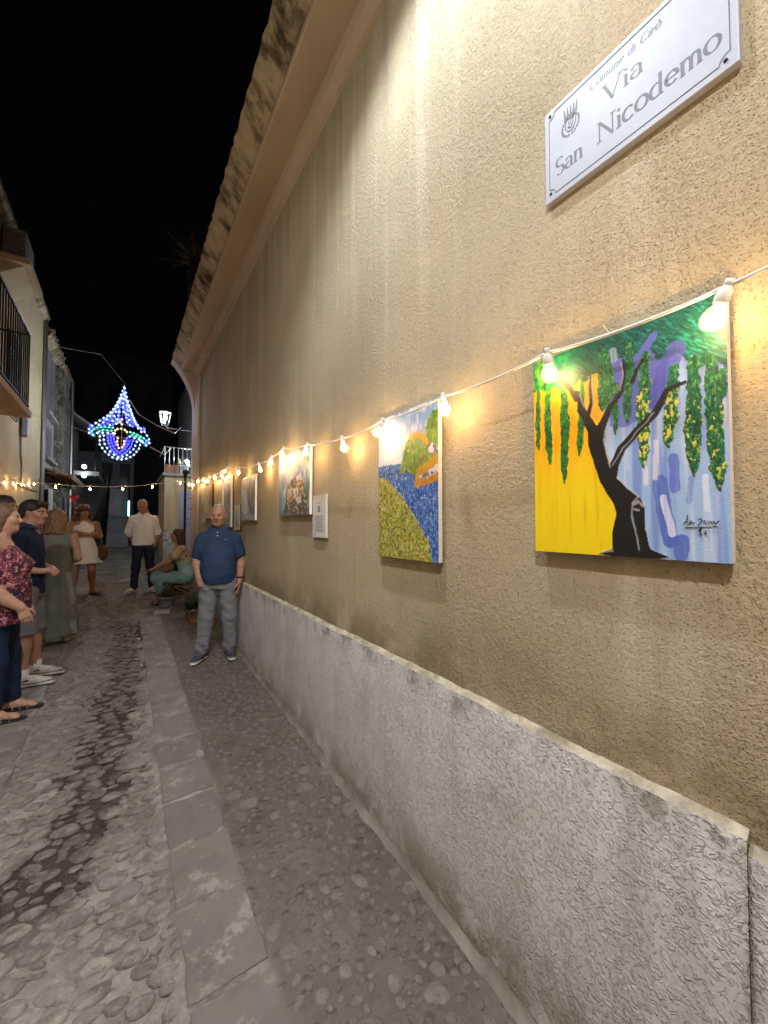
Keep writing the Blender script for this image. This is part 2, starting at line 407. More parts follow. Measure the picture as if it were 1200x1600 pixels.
for q in range(9000):
    y = rn.uniform(.9, 10.5); x = rn.uniform(-.53, .17); a = rn.uniform(.042, .068) if q < 2500 else rn.uniform(.022, .045)
    try_spot(x, y, a, a*rn.uniform(.52, .85), rn.gauss(0, .16), .95)
for q in range(7500):
    y = rn.uniform(.6, 8.5); x = rn.uniform(.52, 1.09); a = rn.choice([rn.uniform(.03, .05), rn.uniform(.016, .03), rn.uniform(.013, .024)])
    try_spot(x, y, a, a*rn.uniform(.6, .95), rn.uniform(0, 3.1), 1.12)
def dep(x, y): return x*.553+y*.833
spots = [s for s in spots if dep(s[0], s[1]) > .9 and -1.0 < (s[0]*.833-s[1]*.553)/dep(s[0], s[1]) < .75]
spots.sort(key=lambda s: -(s[2]+s[3])/dep(s[0], s[1])**1.5)
rest = MB()
for i, (x, y, a, b, ang) in enumerate(spots):
    me, V, F = pool[i % 9]; left = x < .2
    h = rn.uniform(.003, .0115) if left else rn.uniform(.003, .009); z = street_z(x, y)+(-.002 if left else .0)
    if i < 300:
        ob('cobble', me, None, street, (x, y, z), (rn.uniform(-.06, .06), rn.uniform(-.06, .06), ang), (a, b, h))
    else:
        ca, sa = math.cos(ang), math.sin(ang)
        rest.add([(x+ca*v[0]*a-sa*v[1]*b, y+sa*v[0]*a+ca*v[1]*b, z+v[2]*h) for v in V], F)
me = mesh('cobbles_beyond', rest.V, rest.F); smooth(me); o = ob('cobbles_beyond', me, M['cobble'], street); o['kind'] = 'stuff'
# ================================================================== the ochre house on the right
WX = 1.16
house = thing('house', 'ochre roughcast house with grey plinth and tiled eaves along the lane', 'house', (1.3, 4, 0))
hp = Vector((1.3, 4, 0))
def hb(mb, name, mat, parent=None, **k):
    o = mb.build(name, mat, parent or house, **k)
    if (parent or house) is house: o.location = -hp
    return o
hb(MB().box((WX, -5, -.3), (5, 8.9, 4.95)), 'wall', M['stucco'])
ysj = np.arange(.288, 8.9, .035)
def plinth(y0, y1, top, px):
    ys = np.linspace(y0, y1, int((y1-y0)/.035)+1); V = []; nn = 6
    for i, y in enumerate(ys):
        lf = float(fbm(np.array([y*3.]), np.array([.5]), 5)[0]-.5); j = random.uniform(-.003, .003)+lf*.012; k = random.uniform(-.0025, .0025)+lf*.014
        V += [(WX+.004, y, top+.022+j), (px+.014, y, top+.012+j), (px+.001, y, top+k), (px-.001, y, top-.012+k), (px, y, .5), (px-.004, y, gz(y)-.15)]
    F = [(i*nn+k, i*nn+k+1, (i+1)*nn+k+1, (i+1)*nn+k) for i in range(len(ys)-1) for k in range(2, nn-1)]
    e = len(ys)-1
    F += [(2, 3, 4, 5), (e*nn+5, e*nn+4, e*nn+3, e*nn+2)]
    L = [(i*nn+k, i*nn+k+1, (i+1)*nn+k+1, (i+1)*nn+k) for i in range(len(ys)-1) for k in range(0, 2)]
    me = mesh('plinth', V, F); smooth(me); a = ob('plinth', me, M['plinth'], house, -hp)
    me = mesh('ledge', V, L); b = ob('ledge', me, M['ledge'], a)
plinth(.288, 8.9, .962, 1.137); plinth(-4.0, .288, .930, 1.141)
# mortar fillet where plinth meets the street
b = MB(); ys = np.arange(-2, 8.9, .05); V = []
for y in ys:
    j = random.uniform(-.012, .012); V += [(1.1325, y, gz(y)+.05+j*1.4), (1.128+j*.2, y, gz(y)+.028+j), (1.116+j*.6, y, gz(y)+.010), (1.097+j*.8, y, gz(y)-.03)]
b.add(V, [(i*4+k, i*4+k+1, (i+1)*4+k+1, (i+1)*4+k) for i in range(len(ys)-1) for k in range(3)])
hb(b, 'mortar_fillet', m_wallpaint('fillet_mortar', (.20, .18, .155), (.36, .33, .29), .9, 7), sm=True)
ends = [-5, -1, 2, 5, 8.62]
hb(MB().loft([(1.17, 4.53), (1.135, 4.545), (1.13, 4.60), (1.105, 4.64), (1.09, 4.715), (1.17, 4.715)], ends), 'moulding', M['cornice'])
hb(MB().loft([(1.175, 4.712), (.885, 4.702), (.875, 4.712), (.875, 4.75), (1.175, 4.75)], ends), 'soffit', M['cornice'])
b = MB(); ys = np.arange(-5, 8.6, .045); prof = [(.90, 4.752), (.868, 4.765), (.83, 4.80), (.775, 4.86), (.735, 4.90), (.725, 4.925)]; V = []
for y in ys:
    f = .004*math.sin(y*31.4)+.006*random.uniform(-1, 1)
    V += [(x+f*(.3+.7*(k/5)), y, z+f*.5) for k, (x, z) in enumerate(prof)]
b.add(V, [(i*6+k, i*6+k+1, (i+1)*6+k+1, (i+1)*6+k) for i in range(len(ys)-1) for k in range(5)])
hb(b, 'flared_eaves', M['mould'], sm=True)
tm = None
for k in range(66):           # row of barrel tiles on the eaves
    y = -4.6+.2*k
    if tm is None:
        tb = MB(); V = []; n = 7
        for q, (x, zz, r) in enumerate([(-.06, 0, .085), (.5, .19, .08)]):
            for s in (1, .84):
                for i in range(n):
                    a = math.pi*i/(n-1); V.append((x, math.cos(a)*r*s, zz+math.sin(a)*r*s*.75))
        F = [(i, i+1, n*2+i+1, n*2+i) for i in range(n-1)]+[(n+i+1, n+i, n*3+i, n*3+i+1) for i in range(n-1)]+[(i+1, i, n+i, n+i+1) for i in range(n-1)]
        tb.add(V, F); o = tb.build('tile', M['tile'], house, sm=True); tm = o.data
    else: o = ob('tile', tm, None, house)
    o.location = Vector((.87+random.uniform(-.012, .012), y+random.uniform(-.01, .01), 4.93+random.uniform(-.006, .006)))-hp
    o.rotation_euler = (0, random.uniform(-.03, .03), random.uniform(-.05, .05))
hb(MB().add([(.74, -5, 4.93), (5, -5, 6.3), (5, 8.62, 6.3), (.74, 8.62, 4.93), (.78, -5, 4.90), (5, -5, 4.9), (5, 8.62, 4.9), (.78, 8.62, 4.9)],
            [(0, 1, 2, 3), (4, 7, 6, 5), (0, 4, 5, 1), (2, 6, 7, 3), (0, 3, 7, 4)]), 'roof', M['tile'])
hb(MB().box((1.135, 8.09, .93), (1.5, 8.935, 4.528)), 'corner_pilaster', M['pilaster'])
# curved corbel that closes the eaves at the corner
V = []; cp = []
for k in range(11):
    t = k/10; a = t*math.pi/2
    cp.append((.73+.405*math.sin(a)**1.6, 4.90-.95*(1-math.cos(a))**.9))
b = MB().loft([(1.3, 4.92)]+cp+[(1.3, 3.95)], [8.624, 8.95]); hb(b, 'corbel', M['pilaster'])
for k in range(7): hb(MB().tube([(1.135, 8.86, 1.75+k*.21), (1.085, 8.87, 1.74+k*.21), (1.06, 8.875, 1.76+k*.21)], .006, 5), 'hook', M['iron'])
# dry plant in a dark jar on the roof edge
pl = thing('rooftop_planter', 'dark jar with a dried bush on the roof edge above the lane', 'planter', (.90, 6.5, 5.0))
MB().lathe([(.10, 0), (.15, .1), (.17, .35), (.13, .6), (.15, .68)], n=12).build('jar', M['iron'], pl, sm=True)
b = MB(); rn2 = random.Random(5)
for k in range(150):
    a = rn2.uniform(0, 6.28); e = rn2.uniform(.15, 1.3); l = rn2.uniform(.25, .55)
    p = Vector((0, 0, .62)); d = Vector((math.cos(a)*math.cos(e), math.sin(a)*math.cos(e), math.sin(e)))
    b.tube([p, p+d*l*.5, p+d*l+Vector((rn2.uniform(-.08, .08), rn2.uniform(-.08, .08), -.03))], [.006, .004, .002], 4)
b.build('dry_twigs', plain('dry_twig', (.16, .11, .06), .9), pl)
# ================================================================== houses across the lane
def parts_house(name, label, loc): return thing(name, label, 'house', loc)
def P(mb, name, mat, root, **k):
    par = root
    o = mb.build(name, mat, par, **k); q = root
    off = Vector((0, 0, 0))
    while q is not None: off += q.location; q = q.parent
    o.location = -off; return o
def shutter(root, x, y0, y1, z0, z1, side=1):
    f = P(MB().box((x-.02*side, y0, z0), (x+.012*side, y1, z1)), 'shutter', M['shutter'], root)
    n = int((z1-z0)/.075)
    for k in range(n):
        z = z0+.05+k*(z1-z0-.08)/n
        o = MB().add([(x+.014*side, y0+.04, z), (x+.014*side, y1-.04, z), (x+.034*side, y1-.04, z-.03), (x+.034*side, y0+.04, z-.03), (x+.014*side, y0+.04, z-.034), (x+.014*side, y1-.04, z-.034)],
                     [(0, 1, 2, 3), (3, 2, 5, 4), (0, 3, 4), (1, 5, 2)]).build('slat', M['shutter'], f)
    return f
hA = parts_house('cream_house', 'cream plastered house with iron balcony on the left of the lane', (-2.2, 4, 0))
P(MB().box((-5, -5, -.3), (-1.85, 13.4, 7.1)), 'wall', M['cream'], hA)
# balcony with iron railing
bal = P(MB().box((-1.86, 3.2, 3.07), (-1.07, 6.98, 3.15)), 'balcony', M['pilaster'], hA)
for (a, b_) in (((-1.1, 3.25), (-1.1, 6.94)), ((-1.1, 6.94), (-1.85, 6.94)), ((-1.1, 3.25), (-1.85, 3.25))):
    for z in (3.22, 4.18):
        MB().tube([(*a, z), (*b_, z)], .016, 6).build('rail', M['iron'], bal)
bm0 = None
for k in range(33):
    y = 3.3+k*.113
    MB().tube([(-1.1, y, 3.15), (-1.1, y, 4.18)], .009, 5).build('baluster', M['iron'], bal)
for k in range(6): MB().tube([(-1.2-k*.11, 6.94, 3.15), (-1.2-k*.11, 6.94, 4.18)], .009, 5).build('baluster', M['iron'], bal)
for y in (3.4, 5.0, 6.6): P(MB().add([(-1.86, y, 2.75), (-1.86, y+.12, 2.75), (-1.3, y+.12, 3.065), (-1.3, y, 3.065), (-1.86, y, 3.065), (-1.86, y+.12, 3.065)], [(0, 1, 2, 3), (0, 3, 4), (1, 5, 2), (0, 4, 5, 1)]), 'bracket', M['cream'], hA)
# windows and doors on the ground and upper floors
for (y0, y1, z0, z1, nm) in ((-.4, .6, .2, 2.3, 'door'), (2.4, 3.4, 1.1, 2.2, 'window'), (5.3, 6.3, .25, 2.35, 'door'), (4.4, 5.6, 3.2, 5.4, 'balcony_door'), (7.6, 8.4, 1.5, 2.5, 'window'), (0.2, 1.2, 3.7, 5.1, 'window'), (9.6, 10.5, 3.7, 5.2, 'window')):
    P(MB().box((-1.90, y0-.09, z0-.02), (-1.815, y1+.09, z1+.09)), 'frame', M['pilaster'], hA)
    w_ = P(MB().box((-1.88, y0, z0), (-1.808, y1, z1)), nm, M['wood'] if 'door' in nm else M['glass'], hA)
    if 'door' in nm:
        for q in (0, 1): MB().box((-1.82, y0+.08+q*(y1-y0)/2, z0+.15), (-1.80, y0+(q+1)*(y1-y0)/2-.08, z1-.15)).build('panel', M['wood'], w_)
    else:
        for q in (0, 1): shutter(hA, -1.80, y0+(0 if q == 0 else (y1-y0)/2)+.01, y0+((y1-y0)/2 if q == 0 else (y1-y0))-.01, z0, z1)
# upper ledge, boxed bay with louvres
P(MB().box((-1.86, 8.7, 6.02), (-1.40, 9.9, 6.12)), 'upper_ledge', M['cream'], hA)
P(MB().add([(-1.86, 8.8, 5.75), (-1.86, 9.8, 5.75), (-1.5, 9.8, 6.018), (-1.5, 8.8, 6.018), (-1.86, 8.8, 6.018), (-1.86, 9.8, 6.018)], [(0, 1, 2, 3), (0, 3, 4), (1, 5, 2), (0, 4, 5, 1)]), 'ledge_bracket', M['cream'], hA)
ac = tag(MB().box((-1.80, 8.95, 6.125), (-1.5, 9.6, 6.72)).build('air_conditioner', M['grey'], None, bev=.02), 'grey louvred air conditioner on the ledge high on the cream house', 'air conditioner')
for k in range(9): MB().box((-1.499, 9.0, 6.18+k*.055), (-1.485, 9.55, 6.205+k*.055)).build('louvre', M['shutter'], ac)
for k in range(9): MB().box((-1.78, 8.93, 6.18+k*.055), (-1.52, 8.948, 6.205+k*.055)).build('louvre', M['shutter'], ac)
P(MB().loft([(-1.9, 6.9), (-1.78, 6.98), (-1.74, 7.06), (-1.9, 7.15)], [-5, 0, 6, 13.4]), 'eaves', M['mould'], hA)
P(MB().add([(-1.72, -5, 7.1), (-1.72, 13.5, 7.1), (-5, 13.5, 8.4), (-5, -5, 8.4)], [(0, 1, 2, 3)]), 'roof', M['tile'], hA)
# meter pipe and conduit on the wall
P(MB().lathe([(.05, 3.45), (.07, 3.5), (.07, 3.9), (.04, 3.95)], (-1.78, 10.9, 0), 10), 'gas_meter', M['steel'], hA)
P(MB().tube([(-1.83, 10.9, 3.46), (-1.83, 10.92, 3.1), (-1.83, 11.05, 2.9), (-1.83, 11.05, 2.5)], .016, 6), 'pipe', M['steel'], hA)
P(MB().box((-1.86, 10.2, 2.44), (-1.82, 12.9, 2.49)), 'string_course', M['pilaster'], hA)
P(MB().tube([(-1.8, 13.3, 0), (-1.8, 13.3, 7.0)], .045, 8), 'downpipe', M['steel'], hA)

hB = parts_house('grey_house', 'shadowed grey house with tall louvred shutters and ragged tiled eaves', (-2.2, 16, 0))
P(MB().box((-5, 13.41, 0), (-1.87, 18.2, 6.75)), 'wall', M['grey'], hB)
for (y0, y1, z0, z1) in ((13.75, 14.45, 4.75, 6.5), (14.5, 15.2, 4.75, 6.5), (13.9, 14.9, 3.5, 4.4)): shutter(hB, -1.85, y0, y1, z0, z1)
P(MB().box((-1.9, 13.6, 4.62), (-1.72, 15.4, 4.72)), 'sill', M['grey'], hB)
P(MB().box((-1.9, 13.6, 3.38), (-1.72, 15.4, 3.46)), 'sill', M['grey'], hB)
P(MB().box((-1.9, 15.6, 0), (-1.66, 17.2, 6.5)), 'pillar', M['stone'], hB)
P(MB().loft([(-1.9, 6.55), (-1.72, 6.68), (-1.70, 6.76), (-1.9, 6.9)], [13.42, 15, 18.2]), 'eaves', M['mould'], hB)
for k in range(24):
    o = ob('tile', tm, None, hB); o.location = Vector((-1.72+random.uniform(-.04, .04), 13.5+k*.2, 6.78+random.uniform(-.02, .02)))-hB.location; o.rotation_euler = (0, random.uniform(-.06, .06), math.pi+random.uniform(-.1, .1))
P(MB().add([(-1.72, 13.42, 6.8), (-1.72, 18.2, 6.8), (-5, 18.2, 8.3), (-5, 13.42, 8.3)], [(0, 1, 2, 3)]), 'roof', M['tile'], hB)
can = P(MB().add([(-1.87, 13.9, 3.2), (-1.87, 17.4, 3.2), (-1.25, 17.4, 2.95), (-1.25, 13.9, 2.95), (-1.87, 13.9, 3.14), (-1.87, 17.4, 3.14), (-1.25, 17.4, 2.9), (-1.25, 13.9, 2.9)], [(0, 3, 2, 1), (4, 5, 6, 7), (0, 4, 7, 3), (3, 7, 6, 2), (1, 2, 6, 5)]), 'door_canopy', M['tile'], hB)
for k in range(17):
    o = ob('tile', tm, None, hB); o.location = Vector((-1.27, 14.0+k*.2, 2.97))-hB.location; o.rotation_euler = (0, .2, math.pi); o.scale = (1, 1, .8)
P(MB().box((-1.9, 14.2, .4), (-1.80, 15.2, 2.6)), 'door', M['wood'], hB)
P(MB().box((-1.9, 15.9, 1.5), (-1.64, 16.7, 2.5)), 'window', M['glass'], hB)
P(MB().tube([(-1.60, 17.3, .6), (-1.60, 17.3, 6.6)], .05, 8), 'downpipe', M['steel'], hB)
P(MB().tube([(-1.62, 17.5, .6), (-1.62, 17.5, 5.4), (-1.6, 17.4, 5.6)], .025, 6), 'conduit', M['steel'], hB)

cy = thing('curtain', 'pale hanging door curtain beside the grey house door', 'curtain', (-1.72, 13.75, .6))
b = MB(); V = []; 
for k in range(31):
    y = k*.02; x = .03*math.sin(k*1.7); V += [(x, y, 0), (x*.8, y, 2.0)]
b.add(V, [(2*k, 2*k+2, 2*k+3, 2*k+1) for k in range(30)]); b.build('cloth', plain('pale_cloth', (.6, .58, .56), .9), cy, sm=True)
MB().tube([(0, -.05, 2.01), (0, .68, 2.01)], .012, 6).build('rod', M['iron'], cy)

hC = parts_house('stair_house', 'rough stone house with outside stair and sloped porch roof at the lane end', (-1.2, 19.5, .7))
P(MB().box((-5, 18.3, .3), (-1.55, 21.8, 3.6)), 'wall', M['stone'], hC)
P(MB().box((-5, 18.32, 3.61), (-1.75, 21.8, 6.2)), 'upper_wall', M['grey'], hC)
P(MB().add([(-2.0, 18.1, 5.9), (-2.0, 22, 5.9), (-.85, 22, 5.1), (-.85, 18.1, 5.1), (-2.0, 18.1, 6.0), (-2.0, 22, 6.0), (-.85, 22, 5.2), (-.85, 18.1, 5.2)], [(0, 1, 2, 3), (4, 7, 6, 5), (0, 3, 7, 4), (3, 2, 6, 7), (1, 5, 6, 2)]), 'porch_roof', M['grey'], hC)
P(MB().tube([(-.95, 18.3, 3.4), (-.95, 18.3, 5.15)], .04, 6), 'porch_post', M['iron'], hC)
P(MB().box((-1.6, 18.2, 3.45), (-.85, 21.8, 3.6)), 'landing', M['grey'], hC)
for k in range(9): P(MB().tube([(-.9, 18.25+k*.3, 3.6), (-.9, 18.25+k*.3, 4.4)], .012, 5), 'baluster', M['iron'], hC)
P(MB().tube([(-.9, 18.25, 4.4), (-.9, 20.8, 4.4)], .02, 6), 'rail', M['iron'], hC)
P(MB().box((-1.6, 18.25, 1.0), (-1.50, 19.0, 2.9)), 'door', M['wood'], hC)
for k in range(16):       # stair climbing away
    P(MB().box((-.62, 19.2+k*.28, .5), (.12, 19.5+k*.28, .83+k*.17)), 'step', M['grey'], hC)
P(MB().tube([(.15, 19.2, 1.6), (.15, 23.5, 4.3)], .025, 6), 'handrail', M['iron'], hC)
for k in range(8): P(MB().tube([(.15, 19.3+k*.55, .85+k*.33), (.15, 19.3+k*.55, 1.66+k*.345)], .014, 5), 'baluster', M['iron'], hC)
P(MB().tube([(-.66, 19.2, 1.6), (-.66, 23.5, 4.3)], .03, 6), 'handrail', M['iron'], hC)
hD = parts_house('pale_house', 'dim pale house front behind the stairs at the lane end', (-.5, 24, .8))
P(MB().box((-3, 24, .5), (.35, 27, 5.2)), 'wall', M['dimwall'], hD)
for k in range(2): P(MB().box((-1.0+k*.75, 23.96, 3.6), (-.55+k*.75, 24.02, 4.7)), 'window', M['glass'], hD)
hE = parts_house('tall_house', 'tall dark house rising behind the lane end against the night sky', (1, 30, 1))
P(MB().box((-9, 30, .5), (6, 36, 12.5)), 'wall', M['darkwall'], hE)
P(MB().add([(-9.3, 29.7, 12.4), (6.3, 29.7, 12.4), (6.3, 36, 14), (-9.3, 36, 14)], [(0, 1, 2, 3)]), 'roof', M['tile'], hE)
for k in range(5): P(MB().box((-5+k*2, 29.95, 9), (-4.2+k*2, 30.02, 10.4)), 'window', M['glass'], hE)

hF = parts_house('terrace_house', 'pale terrace wall with blue-grey door beyond the corner of the ochre house', (1.6, 13.7, .4))
P(MB().box((.99, 13.5, .2), (1.95, 16, 3.1)), 'wall', M['cream'], hF)
P(MB().box((.975, 13.485, .2), (1.94, 13.499, 1.45)), 'dado', M['plinth'], hF)
P(MB().box((.93, 13.42, 3.101), (2.0, 16, 3.19)), 'terrace_slab', M['grey'], hF)
P(MB().box((1.955, 9.6, .2), (6, 20, 7.2)), 'main_wall', M['dimwall'], hF)
d = P(MB().box((1.38, 13.45, .5), (1.86, 13.499, 2.65)), 'door', plain('blue_grey_door', (.36, .38, .52), .5), hF)
for z in (.75, 1.7): MB().box((1.44, 13.435, z), (1.80, 13.452, z+.8)).build('panel', plain('door_panel', (.42, .42, .56), .5), d)
rl = P(MB().tube([(.98, 13.46, 3.98), (1.95, 13.46, 3.98)], .018, 6), 'rail', M['steel'], hF)
for k in range(9): P(MB().tube([(.98+k*.12, 13.46, 3.19), (.98+k*.12, 13.46, 3.98)], .01, 5), 'baluster', M['steel'], hF)
P(MB().tube([(.98, 13.46, 3.98), (.98, 15.5, 3.98)], .018, 6), 'rail', M['steel'], hF)

# ------------------------------------------------------------------ plants
def leafmat(name, col): 
    t = NT(name); c = t.ramp(t.noise(20, 3), (.3, tuple(k*.6 for k in col)), (.7, col)); return t.fin(c, .55, None, .4)
M['leaf'] = leafmat('green_leaf', (.075, .12, .04)); M['leaf2'] = leafmat('grey_green_leaf', (.10, .13, .06))
def fronds(root, n, L, z0, mat, seed, spread=1.0, wid=.012, name='foliage'):
    b = MB(); q = random.Random(seed)
    for k in range(n):
        a = q.uniform(0, 6.28); e = q.uniform(.35, 1.45); l = L*q.uniform(.55, 1.1); p = Vector((q.uniform(-.05, .05), q.uniform(-.05, .05), z0)); V = []
        d = Vector((math.cos(a), math.sin(a), 0)); s = Vector((-math.sin(a), math.cos(a), 0)); m = 6
        for i in range(m):
            t = i/(m-1); c = p+d*(l*spread*math.cos(e)*t)+Vector((0, 0, l*(math.sin(e)*t-.55*t*t*math.cos(e)))); ww = wid*math.sin(math.pi*min(.98, .15+.85*t))*q.uniform(.8, 1.2)
            V += [c-s*ww, c+s*ww+Vector((0, 0, ww*.5))]
        b.add(V, [(2*i, 2*i+1, 2*i+3, 2*i+2) for i in range(m-1)])
    o = b.build(name, mat, root); o['kind'] = 'stuff'; return o
def pot(root, r, h, mat): return MB().lathe([(r*.68, 0), (r*.72, .01), (r*.95, h*.85), (r*1.06, h*.86), (r*1.06, h), (r*.92, h), (r*.88, h*.8)], n=18).build('pot', mat, root, sm=True)
def plant(label, loc, r, h, n, L, mat, pm, seed, **k):
    t = thing('potted_plant', label, 'plant', loc, 0, 'potted plants by the house corner'); pot(t, r, h, pm); fronds(t, n, L, h*.8, mat, seed, **k); return t
plant('bushy green plant in terracotta pot at the feet behind the man in blue polo', (.87, 6.3, gz(6.3)+.005), .14, .20, 300, .36, M['leaf2'], M['terracotta'], 1)
plant('spiky green plant behind the seated woman by the terrace wall', (.86, 8.75, gz(8.75)+.005), .17, .34, 120, .62, M['leaf'], M['terracotta'], 2, wid=.014)
plant('low grey leafy plant in pot under the seated woman’s knees', (.60, 7.5, gz(7.5)+.005), .13, .16, 160, .27, M['leaf2'], M['grey'], 3)
plant('terrace plant in white pot lit by the terrace lamp', (1.52, 13.75, 3.2), .16, .28, 90, .45, M['leaf'], M['white'], 4)
t = thing('planter_trough', 'terracotta trough on the terrace behind the railing', 'planter', (1.2, 13.75, 3.2)); MB().box((-.18, -.1, 0), (.2, .1, .27)).build('trough', M['terracotta'], t, bev=.015)
t = thing('stepping_stone', 'pale flat stone lying on the cobbles below the seated woman', 'stone', (.50, 7.05, gz(7.05)+.0))
MB().add([(-.12, -.10, 0), (.11, -.12, 0), (.14, .06, 0), (-.09, .1, 0), (-.11, -.09, .045), (.10, -.11, .05), (.13, .055, .05), (-.085, .09, .045)], [(0, 3, 2, 1), (4, 5, 6, 7), (0, 1, 5, 4), (1, 2, 6, 5), (2, 3, 7, 6), (3, 0, 4, 7)]).build('stone', plain('pale_stone', (.38, .34, .32), .8, .3, 0, .2, 14, .4), t, bev=.01)
# iron post by the corner
t = thing('iron_post', 'slim black iron post with ball finial beside the house corner', 'post', (1.17, 10.2, gz(10.2)))
MB().lathe([(.045, 0), (.045, .1), (.028, .13), (.025, 2.35), (.045, 2.37), (.045, 2.40), (.02, 2.42)], n=10).build('shaft', M['iron'], t, sm=True)
MB().lathe([(.005, 2.41), (.05, 2.43), (.065, 2.48), (.05, 2.53), (.005, 2.55)], n=10).build('finial', M['iron'], t, sm=True)

# ================================================================== lamps
def lantern_body(root, s):
    b = MB()
    for k in range(4):
        a = math.pi/4+k*math.pi/2; c, d = math.cos(a), math.sin(a)
        b.tube([(c*.13*s, d*.13*s, 0), (c*.24*s, d*.24*s, .42*s)], .011*s, 5)
    for q, z in ((.13, 0), (.24, .42)):
        pts = [(math.cos(math.pi/4+k*math.pi/2)*q*s, math.sin(math.pi/4+k*math.pi/2)*q*s, z*s) for k in range(5)]; b.tube(pts, .013*s, 5)
    b.build('cage', M['iron'], root)
    V = [(math.cos(math.pi/4+k*math.pi/2)*q*s, math.sin(math.pi/4+k*math.pi/2)*q*s, z*s) for q, z in ((.125, .01), (.235, .41)) for k in range(4)]
    for k in range(4): MB().add([V[k], V[(k+1) % 4], V[4+(k+1) % 4], V[4+k]], [(0, 1, 2, 3)]).build('pane', M['lampglass'], root)
    MB().lathe([(.25*s, .42*s), (.24*s, .45*s), (.10*s, .55*s), (.07*s, .60*s), (.02*s, .66*s)], n=4, M=Matrix.Rotation(math.pi/4, 3, 'Z')).build('cap', M['iron'], root)
M['coollamp'] = glow('lit_cool_bulb', (.85, .95, 1), 520)
t = thing('street_lantern', 'lit four-sided street lantern on an iron arm beyond the house corner', 'lantern', (.83, 11.5, 4.2))
lantern_body(t, .78)
MB().lathe([(.005, .10), (.02, .12), (.035, .2), (.02, .27), (.005, .29)], n=10).build('bulb', M['coollamp'], t, sm=True)
b = MB(); b.tube([(0, 0, 0), (0, 0, -.05), (.05, 0, -.08), (.6, 0, -.07), (1.12, 0, -.02)], .016, 6)
b.tube([(1.12, 0, -.35), (.8, 0, -.2), (.55, 0, -.12), (.45, 0, -.08)], .010, 5); b.box((1.11, -.05, -.4), (1.125, .05, .05)); b.build('bracket', M['iron'], t)
# hooded lamps: wall wash above the picture, and added fill behind the viewer
def hooded_lamp(label, loc, rz, energy, col, spot, blend, tilt, reach=.655):
    t = thing('wall_lamp', label, 'lamp', loc, rz)
    MB().lathe([(.03, .12), (.06, .11), (.15, .05), (.19, -.02), (.185, -.03), (.14, .035), (.05, .09)], n=20, cap=False).build('hood', M['iron'], t, sm=True)
    MB().tube([(0, 0, .11), (0, 0, .2), (.1, 0, .26), (.3, 0, .24), (reach, 0, -.1)], .018, 7).build('arm', M['iron'], t)
    MB().box((reach-.03, -.05, -.2), (reach-.015, .05, 0)).build('wall_plate', M['iron'], t)
    MB().lathe([(.005, -.0), (.05, .005), (.06, .04), (.05, .08)], n=10).build('bulb', M['led'], t, sm=True)
    ld = bpy.data.lights.new('wall_lamp_light', 'SPOT'); ld.energy = energy; ld.color = col; ld.spot_size = R(spot); ld.spot_blend = blend; ld.shadow_soft_size = .06
    lo = bpy.data.objects.new('wall_lamp_light', ld); C.objects.link(lo); lo.parent = t; lo.location = (0, 0, -.035); lo.rotation_euler = tilt
M['led'] = glow('lit_cool_led', (.86, .93, 1), 20)
hooded_lamp('hooded street lamp on a bracket high on the ochre wall over the sign', (.34, 1.25, 4.85), 0, LAMP, (.82, .91, 1.0), 128, .55, (R(-4), 0, 0), .835)
hooded_lamp('added hooded fill lamp on a bracket on the cream house behind the viewer', (-1.15, -.9, 4.5), math.pi, LAMP*1.42, (1, .97, .95), 165, .4, (R(-22), 0, 0), .70)  # unseen lamp added to lift the shadows and the near ground
# two round white lamps and a tube light at the lane end
for q, z in ((0, 3.75), (1, 3.42)):
    t = thing('globe_lamp', ('upper' if q == 0 else 'lower')+' of two white globe lamps on the stair house wall', 'lamp', (-1.28, 18.1, z))
    MB().lathe([(.01, -.075), (.055, -.055), (.075, 0), (.055, .055), (.01, .075)], n=12).build('globe', glow('lit_white_globe', (.95, .98, 1), 6), t, sm=True)
    MB().tube([(0, 0, .1), (0, 0, .16), (-.4, 0.05, .2)], .012, 5).build('arm', M['iron'], t)
t = tag(MB().box((.10, 18.6, 1.95), (.15, 18.65, 2.55)).build('tube_light', glow('lit_cyan_tube', (.25, .85, 1), 3.5), None, bev=.01), 'short upright cyan light tube in the dark at the lane end', 'light')
t = thing('terrace_lamp', 'small lit white globe lamp on the terrace above the plants', 'lamp', (1.62, 13.9, 3.62))
MB().lathe([(.01, -.07), (.05, -.05), (.07, 0), (.05, .05), (.01, .07)], n=12).build('globe', M['coollamp'], t, sm=True); MB().tube([(0, 0, -.42), (0, 0, -.06)], .012, 6).build('stem', M['iron'], t)
t = thing('red_bow', 'red ribbon bow hung on the stone wall beyond the woman in white', 'ribbon', (-1.44, 16.6, 2.53))
rb = plain('red_ribbon', (.55, .02, .03), .5)
for s in (-1, 1):
    MB().add([(0, 0, 0), (s*.12, -.02, .09), (s*.16, -.03, .0), (s*.11, -.02, -.07)], [(0, 1, 2, 3)]).build('loop', rb, t)
    MB().add([(0, -.01, 0), (s*.03, -.015, -.02), (s*.09, -.02, -.25), (s*.03, -.02, -.24)], [(0, 1, 2, 3)]).build('tail', rb, t)
MB().lathe([(.005, -.03), (.03, 0), (.005, .03)], n=8).build('knot', rb, t); MB().tube([(-.3, .0, .02), (.35, 0, .02)], .01, 5).build('rod', M['iron'], t)
